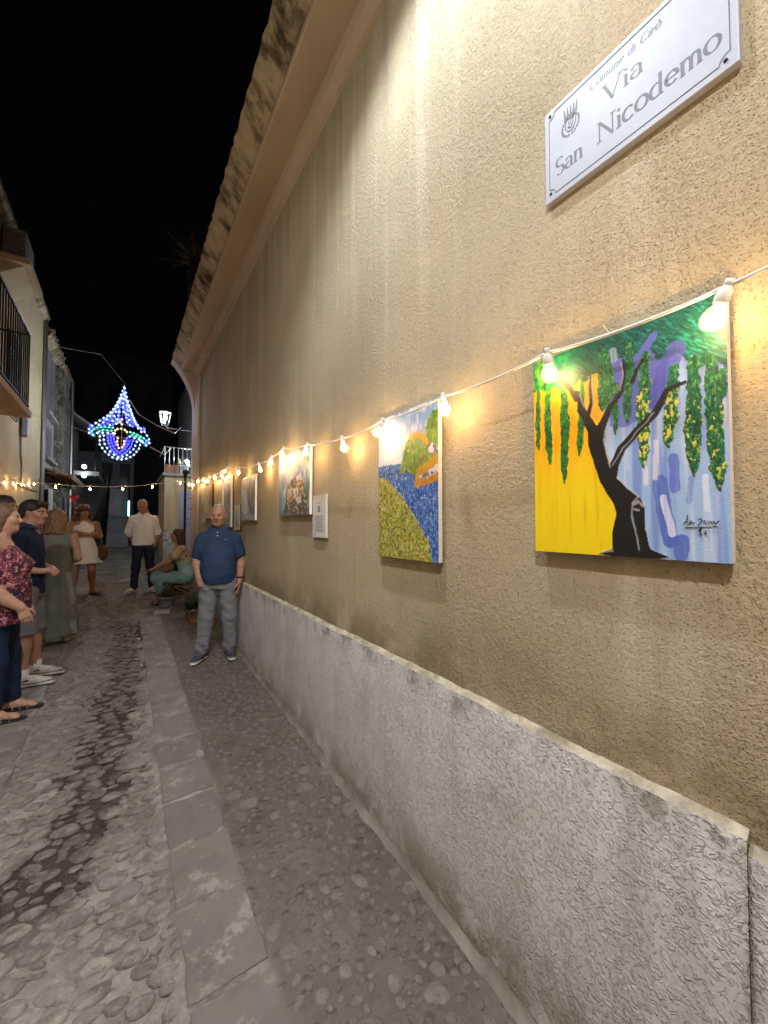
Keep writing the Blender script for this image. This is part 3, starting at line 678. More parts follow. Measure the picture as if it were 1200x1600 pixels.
# ------------------------------------------------------------------ strings of bulbs
gl_me = None; fl_me = None; so_me = None
def string(name, label, pts, tilt=None, sag=.03, knots=()):
    t = thing(name, label, 'string lights', pts[0]); o0 = Vector(pts[0]); path = []
    for a, b_ in zip(pts[:-1], pts[1:]):
        a = Vector(a); b_ = Vector(b_); L = (b_-a).length
        for k in range(8):
            f = k/8; path.append(a.lerp(b_, f)+Vector((0, 0, -sag*min(1, L/.5)*4*f*(1-f)))-o0)
    path.append(Vector(pts[-1])-o0)
    MB().tube(path, .0042, 6).build('cable', M['cable'], t, sm=True)
    return t
def add_bulb(t, p, dx=0., dy=0.):
    global gl_me, fl_me, so_me
    p = Vector(p)-t.location; rot = (dx, dy, random.uniform(0, 6))
    if so_me is None:
        o = MB().lathe([(.007, .016), (.010, .013), (.0105, .004), (.009, .002), (.0105, -.002), (.013, -.006), (.0165, -.010), (.0175, -.034), (.015, -.040), (.011, -.041)], n=16).build('socket', M['white'], t, sm=True); so_me = o.data
    else: o = ob('socket', so_me, None, t)
    o.location = p; o.rotation_euler = rot; o.scale = (.86, .86, .86)
    pr = [(.011, -.036), (.014, -.044), (.022, -.054), (.0275, -.070), (.0275, -.080), (.022, -.094), (.012, -.101), (.002, -.103)]
    if gl_me is None:
        g_ = MB().lathe(pr, n=18, cap=False).build('bulb_glass', M['globe'], o, sm=True); gl_me = g_.data
        f_ = MB().lathe([(.0005, -.052), (.0125, -.064), (.0125, -.082), (.0005, -.093)], n=6, cap=False).build('filament', M['filament'], o, sm=True); fl_me = f_.data
    else: ob('bulb_glass', gl_me, None, o); ob('filament', fl_me, None, o)
wb = [(.28, 2.165), (.714, 2.178), (1.19, 2.172), (1.644, 2.172), (2.086, 2.165), (2.621, 2.216), (3.123, 2.272), (3.424, 2.24), (3.842, 2.236), (4.611, 2.29), (5.288, 2.376), (5.691, 2.355), (6.155, 2.378), (6.575, 2.372), (7.152, 2.437), (7.556, 2.455), (8.2, 2.44)]
pts = [(1.05, -2.2, 2.3), (1.05, -1.75, 2.28), (1.05, -1.3, 2.26), (1.05, -.85, 2.24), (1.05, -.4, 2.22), (1.05, -.02, 2.205)]+[(1.05, y*.972, 1.65+(z-1.65)*.972) for y, z in wb]+[(1.085, 8.75, 2.52)]
st = string('string_lights', 'white cable of warm bulbs strung over the paintings along the ochre wall', pts, sag=.015)
for p in pts[1:-1]: add_bulb(st, p, random.uniform(-.5, .2), random.uniform(.1, .4))
cr = [(1.08, 8.78, 2.50), (.96, 9.2, 2.56), (.45, 9.2, 2.455), (-.05, 9.2, 2.385), (-.555, 9.2, 2.365), (-1.05, 9.2, 2.372), (-1.76, 12.0, 2.62), (-1.76, 11.3, 2.56), (-1.76, 10.65, 2.50), (-1.76, 9.95, 2.46), (-1.76, 9.3, 2.42), (-1.77, 7.9, 2.40), (-1.83, 7.2, 2.41)]  # two of the bulbs along the facade are added to warm the cream wall
st = string('string_lights', 'cable of warm bulbs swagged across the lane behind the people', cr, sag=.02)
for p in cr[:-1]: add_bulb(st, p, random.uniform(-.15, .15), random.uniform(-.15, .15))
# ------------------------------------------------------------------ light motif over the lane
mo = thing('light_motif', 'drop-shaped festive light motif of blue, green and white bulbs hung over the lane', 'light decoration', (-.1, 10, 3.5))
K = .00264
def mp(x, y): return ((x-455)*K*.83, 0, (610-y)*K)
cols = dict(w=((.34, .55, 1), 1.1), b=((.003, .011, 1), 1.7), g=((.004, .6, .36), .55), y=((1, .55, .16), .9))
ball = MB().lathe([(.0005, -.026), (.0235, 0), (.0005, .026)], n=5, cap=False)
bms = {}
for k, (c, s) in cols.items():
    o_ = mesh('bulb', ball.V, ball.F); smooth(o_); o_.materials.append(glow('lit_led_'+k, c, s)); bms[k] = o_
ropes = [('b', [(470, 240), (450, 330), (430, 420), (440, 480)], 26), ('b', [(478, 240), (495, 330), (520, 420), (560, 500)], 26), ('b', [(440, 320), (400, 400), (365, 460), (345, 520)], 26), ('b', [(470, 330), (485, 400), (500, 470)], 26), ('b', [(390, 420), (375, 480), (330, 530), (270, 545)], 26), ('b', [(560, 450), (590, 500), (625, 535)], 26), ('b', [(230, 560), (215, 590), (240, 615)], 24), ('b', [(690, 610), (680, 640), (640, 650)], 24),
 ('w', [(475, 205), (440, 300), (400, 385), (350, 450), (300, 490), (255, 525), (215, 560), (200, 595), (225, 625), (270, 600), (330, 590), (395, 590)], 34),
 ('w', [(478, 215), (510, 330), (545, 420), (575, 490), (610, 520), (650, 550), (685, 600), (700, 635), (670, 665), (610, 620), (555, 610), (515, 600)], 34),
 ('w', [(470, 260), (440, 340), (410, 420), (385, 495), (350, 550)], 40), ('w', [(480, 270), (500, 360), (515, 440), (530, 520)], 40), ('w', [(472, 300), (465, 360), (475, 400), (462, 440)], 36),
 ('w', [(455, 290), (415, 370), (375, 440), (330, 500), (280, 535)], 36), ('w', [(490, 290), (525, 380), (555, 450), (590, 520), (630, 560)], 36), ('w', [(440, 410), (425, 470), (415, 520)], 34), ('w', [(492, 420), (500, 470), (512, 520)], 34), ('b', [(430, 380), (440, 450), (428, 500)], 30), ('b', [(495, 370), (530, 440), (545, 500)], 30), ('b', [(340, 470), (320, 510), (290, 540)], 28), ('b', [(410, 470), (400, 510), (375, 530)], 26), ('b', [(505, 480), (530, 510), (560, 520)], 26), ('b', [(570, 500), (620, 530), (655, 545), (640, 510)], 26), ('b', [(215, 545), (205, 585)], 26),
 ('g', [(390, 545), (330, 545), (270, 555), (225, 590), (250, 630)], 26), ('g', [(380, 570), (310, 570), (260, 600)], 28), ('g', [(530, 565), (590, 580), (640, 600), (690, 640), (650, 665)], 26), ('g', [(545, 590), (600, 600), (650, 640)], 28),
 ('w', [(290, 625), (290, 690), (335, 745), (395, 785), (450, 798), (515, 782), (570, 745), (608, 690), (622, 630)], 32),
 ('b', [(350, 605), (355, 660), (385, 720), (440, 772), (495, 735), (535, 690), (556, 630)], 24), ('b', [(372, 600), (378, 655), (405, 710), (442, 745), (485, 710), (515, 670), (530, 625)], 24),
 ('b', [(395, 610), (402, 650), (425, 690)], 24), ('b', [(505, 615), (498, 650), (478, 690)], 24), ('w', [(320, 615), (322, 670), (360, 730), (440, 785), (510, 755), (565, 700), (588, 635)], 34), ('y', [(405, 590), (410, 555), (455, 545), (500, 555), (508, 590)], 25), ('y', [(430, 625), (425, 665), (440, 705), (465, 700), (485, 665), (480, 625)], 27), ('y', [(460, 470), (445, 495), (460, 510), (478, 492)], 24)]
rope_m = {k: glow('rope_light_'+k, c, (.32 if k == 'b' else .16) if k in 'bg' else .05, (.2, .2, .35)) for k, (c, s) in cols.items()}
for m_ in rope_m.values(): m_.cycles.emission_sampling = 'NONE'
for i, (k, pl_, step) in enumerate(ropes):
    pw = [Vector(mp(*p))+Vector((0, (i % 3)*.006, 0)) for p in pl_]
    MB().tube(pw, .02 if k in 'bg' else .006, 5).build('rope', rope_m[k], mo)
    acc = 0; 
    for a, b_ in zip(pw[:-1], pw[1:]):
        L = (b_-a).length; d = acc
        while d < L:
            ob('bulb', bms[k], None, mo, a.lerp(b_, d/L)+Vector((0, -.025, 0))); d += step*K
        acc = d-L
b = MB(); b.tube([mp(478, 205), mp(478, 170)], .008, 5); b.tube([mp(200, 600), mp(455, 612), mp(700, 640)], .007, 5); b.tube([mp(475, 205), mp(455, 798)], .006, 5); b.tube([mp(300, 490), mp(600, 515)], .006, 5)
for v in range(len(b.V)): b.V[v] = (b.V[v][0], b.V[v][1]+.03, b.V[v][2])
b.build('frame', M['steel'], mo)
b = MB(); b.tube([mp(520, 300), mp(600, 410), mp(750, 480), mp(920, 535), (1.3, 1.4, .68)], .007, 5); b.tube([mp(700, 670), mp(830, 725), (1.25, 3.4, .45)], .007, 5); b.tube([mp(478, 170), (-.4, .6, 1.9), (-1.70, 3.5, 2.9)], .004, 5); b.tube([mp(200, 600), (-1.65, .5, .4)], .004, 5)
b.build('stay_wire', M['cable'], mo)
# ================================================================== paintings
def homog(src):      # quad TL, TR, BR, BL -> unit square, v down
    A = []; B = []
    for (x, y), (u, v) in zip(src, ((0, 0), (1, 0), (1, 1), (0, 1))):
        A += [[x, y, 1, 0, 0, 0, -u*x, -u*y], [0, 0, 0, x, y, 1, -v*x, -v*y]]; B += [u, v]
    h = np.linalg.solve(np.array(A, float), np.array(B, float)); H = np.append(h, 1).reshape(3, 3)
    def f(p):
        q = H @ np.array([p[0], p[1], 1.]); return (q[0]/q[2], q[1]/q[2])
    return f
def inpoly(U, V, poly):
    r = np.zeros(U.shape, bool); n = len(poly)
    for i in range(n):
        x0, y0 = poly[i]; x1, y1 = poly[(i+1) % n]
        if y0 == y1: continue
        r ^= ((y0 > V) != (y1 > V)) & (U < (x1-x0)*(V-y0)/(y1-y0)+x0)
    return r
def dline(U, V, pl, asp=1.):      # distance to a polyline and run along it
    best = np.full(U.shape, 9.); tt = np.zeros(U.shape); n = len(pl)-1
    for i in range(n):
        ax, ay = pl[i]; bx, by = pl[i+1]; dx, dy = bx-ax, (by-ay)
        L = (dx*dx+dy*dy*asp*asp)+1e-12; t = np.clip(((U-ax)*dx+(V-ay)*dy*asp*asp)/L, 0, 1)
        d = np.hypot(U-ax-t*dx, (V-ay-t*dy)*asp); m = d < best; best = np.where(m, d, best); tt = np.where(m, (i+t)/n, tt)
    return best, tt
class Paint:
    def __init__(s, w, h, res=.0022):
        s.nu, s.nv = max(8, int(w/res)), max(8, int(h/res)); s.asp = h/w
        s.U, s.V = np.meshgrid(np.linspace(0, 1, s.nu), np.linspace(0, 1, s.nv), indexing='ij')
        s.c = np.zeros((s.nu, s.nv, 3)); s.h = np.zeros((s.nu, s.nv))
        s.jx = (fbm(s.U*26, s.V*26*s.asp, 11)-.5)*.018; s.jy = (fbm(s.U*26, s.V*26*s.asp, 23)-.5)*.018
    def put(s, m, col, a=1., h=0.):
        m = np.asarray(m, float)*a; col = np.asarray(col, float)
        s.c = s.c*(1-m[..., None])+col*m[..., None]; s.h = s.h*(1-m)+h*m if h else s.h
    def poly(s, pts, col, a=1., h=0., jit=1.): s.put(inpoly(s.U+s.jx*jit, s.V+s.jy*jit, pts), col, a, h)
    def line(s, pts, w, col, a=1., h=0., taper=None, jit=.6, brush=True):
        d, t = dline(s.U+s.jx*jit, s.V+s.jy*jit, pts, s.asp); ww = w*(np.interp(t, *zip(*taper)) if taper else 1)
        m = np.clip((ww-d)/(.0035)+.5, 0, 1); m = m*np.clip(.35+1.3*fbm(s.U*90, s.V*9, 77), 0, 1) if (w > .009 and brush) else m; s.put(m, col, a, h)
    def n(s, fu, fv, seed=0, o=3): return fbm(s.U*fu, s.V*fv, seed, o)
def painting(label, y_left, y_right, z_top, z_bot, P_, depth=.022, name='painting', sheen=.35, lean=.012, edge='canvas'):
    w_ = y_left-y_right; h_ = z_top-z_bot; t = thing(name, label, 'painting', (WX-.020, (y_left+y_right)/2, z_bot), 0, 'paintings hung along the ochre wall')
    t.rotation_euler = (0, -lean*0, 0)
    x = -depth; V = np.stack([x-P_.h*.0016, (.5-P_.U)*w_, (1-P_.V)*h_], -1).reshape(-1, 3)
    nu, nv = P_.nu, P_.nv; I = np.arange(nu*nv).reshape(nu, nv); Q = np.stack([I[:-1, :-1], I[:-1, 1:], I[1:, 1:], I[1:, :-1]], -1).reshape(-1, 4)
    me = npmesh('painted_canvas', V, Q); smooth(me); setcol(me, np.clip(P_.c, 0.004, .9).reshape(-1, 3))
    if 'oil' not in M:
        q = NT('oil_paint'); M['oil'] = q.fin(q.attr(), .48, q.bump(q.noise(260, 4, .65), .5, .003), .4)
    ob('painted_canvas', me, M['oil'], t)
    b = MB().box((-depth+.0008, -w_/2, 0), (0, w_/2, h_)); b.build('stretcher', M[edge], t, bev=.0015)
    MB().tube([(-.003, -w_*.3, h_*.8), (-.001, 0, h_*.97), (.017, 0, h_*.975), (-.001, 0, h_*.97), (-.003, w_*.3, h_*.8)], .0015, 4).build('hanger', M['steel'], t)
    return t
def lin(r, g_, b_): return np.array([((c/255)**2.2) for c in (r, g_, b_)])
# --- the tree against yellow and blue
H = homog([(105, 480), (1000, 190), (1050, 1435), (130, 1385)])
T = lambda *p: [H(q) for q in p]
p = Paint(.496, .618, .0019); U, V = p.U, p.V
yel = lin(236, 205, 6); org = lin(240, 140, 20); g1 = np.clip((V-.15)/.55, 0, 1)+ (p.n(30, 2, 1)-.5)*.45
p.c[:] = org+(yel-org)*np.clip(g1, 0, 1)[..., None]
p.put(np.clip((p.n(45, 2.5, 2)-.62)*5, 0, 1)*(V > .3), lin(205, 140, 5), .45)
p.poly(T((430, 430), (1100, 150), (1100, 1500), (640, 1450), (655, 1280), (640, 1150), (530, 1050), (460, 900), (450, 700)), lin(150, 178, 214), 1, 0, .8)
blu = inpoly(U, V, T((455, 430), (1100, 150), (1100, 1500), (640, 1450), (655, 1280), (640, 1150), (530, 1050), (460, 900)))
p.put(blu*np.clip((p.n(26, 1.6, 5)-.5)*4, 0, 1), lin(108, 130, 196), .8)
p.put(blu*np.clip((p.n(34, 2.2, 6)-.58)*5, 0, 1), lin(196, 205, 228), .75)
p.put(blu*np.clip((.52-V)*4, 0, 1)*np.clip((p.n(9, 5, 7)-.3)*3, 0, 1), lin(78, 84, 168), .85)
p.poly(T((480, 470), (700, 370), (790, 440), (760, 600), (700, 720), (560, 800), (480, 800)), lin(82, 84, 165), .8)
for q, w_, c in (([(720, 1060), (740, 1200), (770, 1330)], .035, lin(70, 90, 180)), ([(735, 1130), (780, 1300)], .016, lin(206, 210, 232)), ([(920, 1040), (935, 1190)], .012, lin(205, 212, 232)), ([(700, 875), (698, 1040)], .012, lin(214, 206, 222)),
                 ([(650, 990), (655, 1065)], .012, lin(210, 212, 230)), ([(825, 1330), (820, 1400)], .03, lin(80, 98, 180)), ([(780, 950), (790, 1090)], .022, lin(92, 104, 188)), ([(860, 1040), (850, 1150)], .012, lin(120, 140, 200)), ([(560, 900), (575, 1000)], .010, lin(178, 190, 222)), ([(900, 640), (905, 900)], .02, lin(132, 150, 206)), ([(985, 690), (990, 800)], .02, lin(180, 178, 200))):
    p.line(T(*q), w_, c, .9, .25)
can = inpoly(U+p.jx*2.5, V+p.jy*2.5, T((60, 420), (1060, 120), (1060, 560), (960, 520), (880, 540), (800, 470), (700, 500), (660, 440), (600, 470), (560, 460), (500, 480), (450, 520), (400, 560), (340, 590), (260, 610), (190, 610), (60, 640)))
dg = (U+V*p.asp)*1.; d2 = (U-V*p.asp); st_ = fbm(dg*18, d2*70, 8, 3); p.put(can, lin(10, 78, 66), 1, .2); p.put(can*np.clip((st_-.5)*5, 0, 1), lin(8, 44, 38), .8); p.put(can*np.clip((fbm(dg*24, d2*110, 9, 3)-.55)*6, 0, 1)*np.clip((U-.4)*4, 0, 1), lin(34, 136, 128), .6, .5)
p.put(can*np.clip((.32-U)*6, 0, 1)*np.clip((p.n(60, 40, 10)-.45)*5, 0, 1), lin(36, 130, 66), .8, .4); p.put(can*np.clip((.15-U)*9, 0, 1)*np.clip((p.n(60, 40, 12)-.45)*4, 0, 1), lin(110, 165, 40), .8, .4)
for q, w_, c in ((((680, 380), (640, 440), (600, 560)), .02, lin(90, 95, 180)), (((780, 455), (740, 540), (700, 680)), .045, lin(70, 74, 160)), (((640, 470), (620, 580), (590, 700)), .03, lin(84, 86, 166)), (((490, 440), (495, 480)), .02, lin(120, 140, 170))): p.line(T(*q), w_, c, .9, .2)
p.poly(T((390, 545), (440, 535), (442, 700), (420, 780), (385, 725)), lin(238, 150, 30)); p.poly(T((300, 600), (350, 545), (345, 640), (310, 680)), lin(240, 150, 25)); p.poly(T((195, 610), (220, 610), (225, 700), (200, 760)), lin(240, 150, 30))
fr = [([(135, 600), (130, 750), (137, 900)], .022), ([(180, 590), (180, 750), (195, 970)], .030), ([(255, 590), (268, 800), (265, 1060)], .034), ([(345, 560), (345, 760), (340, 935)], .026), ([(450, 450), (460, 600), (450, 720)], .05), ([(505, 600), (510, 830)], .022), ([(570, 400), (565, 600), (562, 780)], .032), ([(640, 470), (636, 700), (645, 990)], .036), ([(775, 540), (768, 720), (752, 900)], .036), ([(862, 500), (865, 760), (872, 1030)], .040), ([(935, 500), (962, 800), (984, 1105)], .038), ([(990, 560), (985, 700)], .03)]
for i, (q, w_) in enumerate(fr):
    d, t = dline(U+p.jx*1.1, V+p.jy*.8, T(*q), p.asp); ww = w_*.74*(.75+.4*np.sin(t*3.1))*(1+.5*(p.n(46, 60, 200+i)-.5))*(1-np.clip((t-.82)/.18, 0, 1)**2*.7); m = d < ww
    p.put(m, lin(22, 92, 58) if i > 3 else lin(34, 110, 46), 1, .5); p.put(m*np.clip((p.n(120, 60, 30+i)-.5)*8, 0, 1), lin(10, 50, 36), .8, .4)
    p.put(m*np.clip((p.n(150, 80, 50+i)-.6)*9, 0, 1), lin(84, 150, 66), .8, .9)
    if i in (7, 8, 10, 9): p.put(m*np.clip((p.n(110, 75, 70+i)-(.57 if i in (7, 8) else .66))*12, 0, 1)*np.clip((t-.2)*4, 0, 1), lin(214, 206, 80), .9, 1.)
bk = lin(24, 22, 22)
p.poly(T((440, 1395), (505, 1370), (500, 1300), (520, 1210), (505, 1160), (440, 1060), (400, 940), (380, 880), (378, 820), (350, 760), (330, 720), (320, 650), (290, 615), (330, 620), (355, 690), (378, 730), (420, 790), (455, 740), (480, 700), (490, 720), (465, 790), (460, 870), (465, 920), (490, 980), (530, 940), (525, 1000), (520, 1040), (560, 1080), (630, 1130), (650, 1180), (655, 1280), (680, 1370), (770, 1410), (700, 1420), (520, 1410)), bk, 1, .6, .25)
for q, w_, tp in (([(320, 660), (290, 610), (262, 580), (245, 545)], .017, 1), ([(378, 735), (392, 680), (385, 610), (388, 550)], .014, 1), ([(450, 770), (490, 690), (530, 640), (548, 560), (540, 485)], .018, 1), ([(500, 990), (540, 900), (620, 810), (690, 745), (725, 680), (745, 635), (825, 603)], .024, 1), ([(585, 590), (605, 530), (650, 465)], .012, 1)):
    p.line(T(*q), w_, bk, 1, .6, ((0, 1), (.6, .75), (1, .35)), .3, False)
gr = lin(150, 150, 158)
for q, w_ in (([(465, 800), (455, 860), (470, 930), (490, 985)], .004), ([(530, 1045), (570, 1085), (625, 1130)], .004), ([(620, 1130), (595, 1160), (590, 1210), (610, 1280), (630, 1375)], .004), ([(600, 1165), (620, 1150), (640, 1170)], .006), ([(605, 1185), (625, 1188)], .006), ([(500, 975), (545, 905), (610, 825), (690, 740)], .003), ([(335, 640), (358, 700)], .003), ([(395, 560), (400, 680)], .003), ([(450, 1390), (505, 1380)], .004), ([(530, 500), (540, 560), (525, 630)], .003)): p.line(T(*q), w_, gr, .85, .8)
tree_p = painting('large painting of a black tree on yellow and blue, nearest the street sign', .790, .294, 2.178, 1.561, p)
sg = MB()
for k, q in enumerate(([(830, 1255), (845, 1240), (848, 1215), (846, 1250), (860, 1255), (868, 1240), (858, 1238), (862, 1255), (880, 1248)], [(895, 1235), (910, 1228), (912, 1240), (895, 1262), (915, 1270), (900, 1285)], [(918, 1245), (925, 1238), (930, 1255), (938, 1240), (945, 1255), (952, 1240), (958, 1252), (968, 1248), (965, 1240), (972, 1255), (988, 1240)], [(838, 1270), (900, 1272), (980, 1266)], [(898, 1288), (908, 1283), (910, 1295), (900, 1305), (914, 1304)], [(932, 1284), (924, 1298), (932, 1304), (936, 1296), (926, 1298)])):
    sg.tube([(-.0245-k*.0001, (.5-H(a)[0])*.496, (1-H(a)[1])*.617) for a in q], .0011, 4)
sg.build('signature', M['black'], tree_p)
MB().tube([(-.012, .0, .617), (-.02, .01, .628), (-.04, .012, .640)], .002, 4).build('hanging_wire', M['cable'], tree_p)
# --- headland over the sea
H = homog([(118, 360), (455, 225), (462, 1195), (133, 1160)])
p = Paint(.47, .715, .0026); U, V = p.U, p.V
a = np.clip(V/.45, 0, 1)[..., None]; p.c[:] = lin(118, 150, 196)*(1-a)+lin(186, 204, 222)*a
p.put(np.clip((p.n(5, 7, 41, 4)-.5)*4, 0, 1)*(V < .42), lin(216, 222, 230), .8, .3); p.put(np.clip((p.n(30, 14, 42)-.6)*6, 0, 1)*(V < .2), lin(225, 225, 232), .7, .6)
p.poly(T((100, 645), (245, 620), (480, 600), (480, 1300), (100, 1300)), lin(58, 98, 168), 1, .2); sea = inpoly(U, V, T((100, 645), (245, 620), (480, 600), (480, 1300), (100, 1300)))
p.put(sea*(p.n(70, 60, 43) > .58), lin(110, 150, 205), .7, .7); p.put(sea*(p.n(46, 50, 44) > .6), lin(34, 66, 136), .8, .4); p.put(sea*(p.n(90, 70, 45) > .7), lin(190, 205, 225), .8, 1)
hd = T((240, 695), (262, 560), (278, 490), (300, 460), (350, 445), (382, 445), (395, 370), (425, 305), (470, 285), (470, 720), (400, 735), (345, 755), (320, 690), (280, 665))
p.poly(hd, lin(110, 140, 62), 1, .4); hm = inpoly(U+p.jx, V+p.jy, hd); p.put(hm*np.clip((p.n(40, 20, 46)-.5)*6, 0, 1), lin(64, 104, 44), .8, .6); p.put(hm*np.clip((p.n(80, 50, 47)-.6)*8, 0, 1), lin(176, 184, 96), .8, .9)
p.line(T((300, 462), (350, 448), (382, 470), (395, 500)), .03, lin(206, 150, 50), .9, .6); p.line(T((345, 740), (360, 670), (400, 640), (460, 590)), .05, lin(206, 148, 44), .95, .6); p.line(T((340, 735), (400, 725), (470, 680)), .035, lin(190, 120, 40), .9, .6); p.line(T((325, 680), (345, 620), (385, 570)), .014, lin(140, 96, 50), .8)
for q in (((384, 530), (412, 495), (465, 520), (465, 575), (420, 560)), ((352, 700), (400, 668), (465, 620), (465, 665), (375, 715))):
    p.poly(T(*q), lin(214, 208, 216), 1, .9, 1.5); p.put(inpoly(U, V, T(*q))*(p.n(46, 26, 48) > .56), lin(84, 70, 84), .85, .6)
ld_ = T((100, 700), (180, 718), (240, 790), (330, 930), (400, 1060), (445, 1230), (100, 1230)); p.poly(ld_, lin(166, 164, 68), 1, .6, 1.6); lm = inpoly(U+p.jx*1.6, V+p.jy*1.6, ld_)
for k, (c, th) in enumerate(((lin(108, 122, 44), .54), (lin(206, 200, 120), .62), (lin(76, 96, 40), .66), (lin(140, 62, 40), .71), (lin(200, 170, 150), .73), (lin(70, 50, 40), .74))): p.put(lm*np.clip((fbm(U*52+k*7, V*66, 60+k, 2)-th)*12, 0, 1), c, .85, .9)
painting('tall painting of a green headland over blue sea, second along the wall', 1.735, 1.262, 2.195, 1.481, p)
# --- hill village
H = homog([(650, 490), (845, 455), (870, 905), (660, 915)])
p = Paint(.66, .50, .004); U, V = p.U, p.V
p.c[:] = lin(138, 160, 190); p.put(np.clip((p.n(14, 5, 81)-.42)*3, 0, 1), lin(204, 210, 214), .85, .4); p.put(np.clip((p.n(24, 8, 82)-.58)*5, 0, 1), lin(86, 122, 150), .8, .4)
p.put(np.clip((.2-U)*6, 0, 1)*np.clip(V*2-.5, 0, 1), lin(52, 128, 122), .85); p.put(np.clip((U-.78)*6, 0, 1)*np.clip((p.n(20, 6, 83)-.3)*3, 0, 1), lin(30, 130, 104), .9); p.put(V > .9+.03*np.sin(U*20), lin(96, 118, 116), .8)
p.poly(T((690, 905), (710, 800), (705, 730), (740, 660), (790, 620), (820, 680), (850, 790), (862, 905)), lin(120, 104, 88), 1, .5, 2); vm = inpoly(U+p.jx, V+p.jy, T((690, 905), (710, 800), (705, 730), (740, 660), (790, 620), (820, 680), (850, 790), (862, 905)))
p.put(vm*(V > .72), lin(70, 68, 66), .7); 
for q, c in ((((760, 690), (800, 670), (822, 690), (790, 712)), lin(196, 146, 66)), (((715, 730), (745, 690), (750, 760), (718, 800)), lin(205, 190, 168)), (((752, 720), (790, 715), (792, 770), (760, 790)), lin(220, 210, 196)), (((795, 715), (820, 705), (828, 770), (800, 765)), lin(188, 160, 120)), (((725, 790), (770, 745), (760, 800), (730, 830)), lin(164, 116, 62)), (((770, 640), (800, 620), (810, 660), (775, 672)), lin(214, 206, 194)), (((712, 700), (735, 670), (745, 690), (715, 725)), lin(176, 140, 96)), (((775, 780), (810, 775), (815, 820), (785, 830)), lin(206, 196, 180))): p.poly(T(*q), c, 1, .8, 1)
p.put(vm*(p.n(40, 26, 84) > .64), lin(60, 50, 44), .8, .3); p.put(vm*(p.n(36, 30, 85) > .68), lin(226, 220, 210), .8, .9)
painting('wide painting of a brown hill village between teal cypresses', 3.335, 2.665, 2.225, 1.716, p)
# --- grey twisted shape
H = homog([(392, 640), (478, 632), (495, 950), (398, 945)])
p = Paint(.56, .47, .005); U, V = p.U, p.V
p.c[:] = lin(146, 160, 178); p.put(np.clip((p.n(8, 12, 91)-.45)*4, 0, 1), lin(190, 196, 204), .8, .4); p.put(np.clip((p.n(14, 6, 92)-.55)*5, 0, 1), lin(112, 126, 150), .8)
p.poly(T((395, 650), (478, 632), (490, 880), (462, 890), (440, 800), (425, 720), (400, 720)), lin(120, 120, 128), 1, .4, 2); p.line(T((455, 660), (440, 740), (450, 830), (470, 890)), .06, lin(74, 78, 88), .9, .5); p.line(T((475, 650), (470, 760), (480, 880)), .05, lin(60, 66, 68), .85, .5); p.line(T((470, 880), (475, 810), (485, 800)), .03, lin(120, 150, 120), .9); p.put((V > .85)*(p.n(20, 20, 93) > .45), lin(120, 140, 132), .8)
painting('grey-blue painting of a twisting dark tree trunk, beyond the hill village', 4.655, 4.095, 2.165, 1.685, p)
# --- the row hung farther on
def quick(w_, h_, base, blots, seed):
    p = Paint(w_, h_, .009); p.c[:] = lin(*base)
    for k, (c, u, v, r, f) in enumerate(blots):
        d = np.hypot((p.U-u), (p.V-v)*p.asp)+(p.n(6, 6, seed+k)-.5)*.35; p.put(np.clip((r-d)*9, 0, 1)*np.clip((p.n(f, f, seed+k+9)-.3)*4, 0, 1), lin(*c), .9, .4)
    return p
painting('tall painting of lilac sky over a green pool, left of the grey tree painting', 5.625, 5.205, 2.28, 1.605, quick(.42, .68, (150, 150, 176), [((96, 90, 110), .7, .45, .3, 10), ((60, 150, 128), .5, .85, .38, 9), ((190, 110, 90), .95, .4, .2, 12), ((196, 204, 224), .3, .2, .3, 8), ((206, 216, 210), .45, .7, .12, 14)], 101))
painting('white canvas of yellow blossoms hung right of the man’s head', 6.30, 5.74, 2.27, 1.815, quick(.56, .455, (206, 196, 180), [((226, 196, 40), .2, .3, .34, 12), ((120, 110, 50), .3, .65, .2, 14), ((180, 150, 140), .7, .7, .3, 8)], 121))
painting('cream painting with brown edges hung left of the yellow blossoms', 7.14, 6.52, 2.27, 1.735, quick(.62, .535, (196, 170, 140), [((150, 110, 84), .8, .5, .3, 6), ((220, 200, 176), .3, .5, .35, 7)], 131), edge='wood')
painting('last pale green painting before the house corner', 7.52, 7.165, 2.34, 1.665, quick(.355, .675, (186, 196, 184), [((90, 130, 110), .4, .7, .35, 8), ((220, 220, 214), .5, .25, .35, 7)], 141))
# --- notices pinned to the wall
def notice(label, y0, y1, z0, z1, dark):
    t = thing('notice', label, 'notice', (WX-.012, (y0+y1)/2, z0), 0, 'paper notices on the ochre wall'); w_ = y0-y1; h_ = z1-z0
    MB().box((-.010, -w_/2, 0), (.006, w_/2, h_)).build('sheet', M['paper'], t)
    if dark: MB().box((-.008, -w_/2-.012, -.004), (.008, -w_/2-.0005, h_+.004)).build('frame_edge', M['wood'], t)
    b = MB(); b.box((-.0112, -.02, h_*.60), (-.0104, .02, h_*.74)); 
    for k in range(9):
        l = w_*random.uniform(.22, .36); z = h_*(.50-k*.045); b.box((-.0112, -l, z), (-.0104, l, z+.0035))
    b.box((-.0112, -.03, h_*.80), (-.0104, .03, h_*.815)); b.box((-.0112, w_*.3, h_*.05), (-.0104, w_*.38, h_*.09)); b.build('print', M['ink'], t)
notice('white printed notice below the right corner of the hill village painting', 2.650, 2.43, 1.552, 1.852, False)
notice('narrow printed notice with dark edge behind the man in blue polo', 5.09, 4.815, 1.573, 1.877, True)
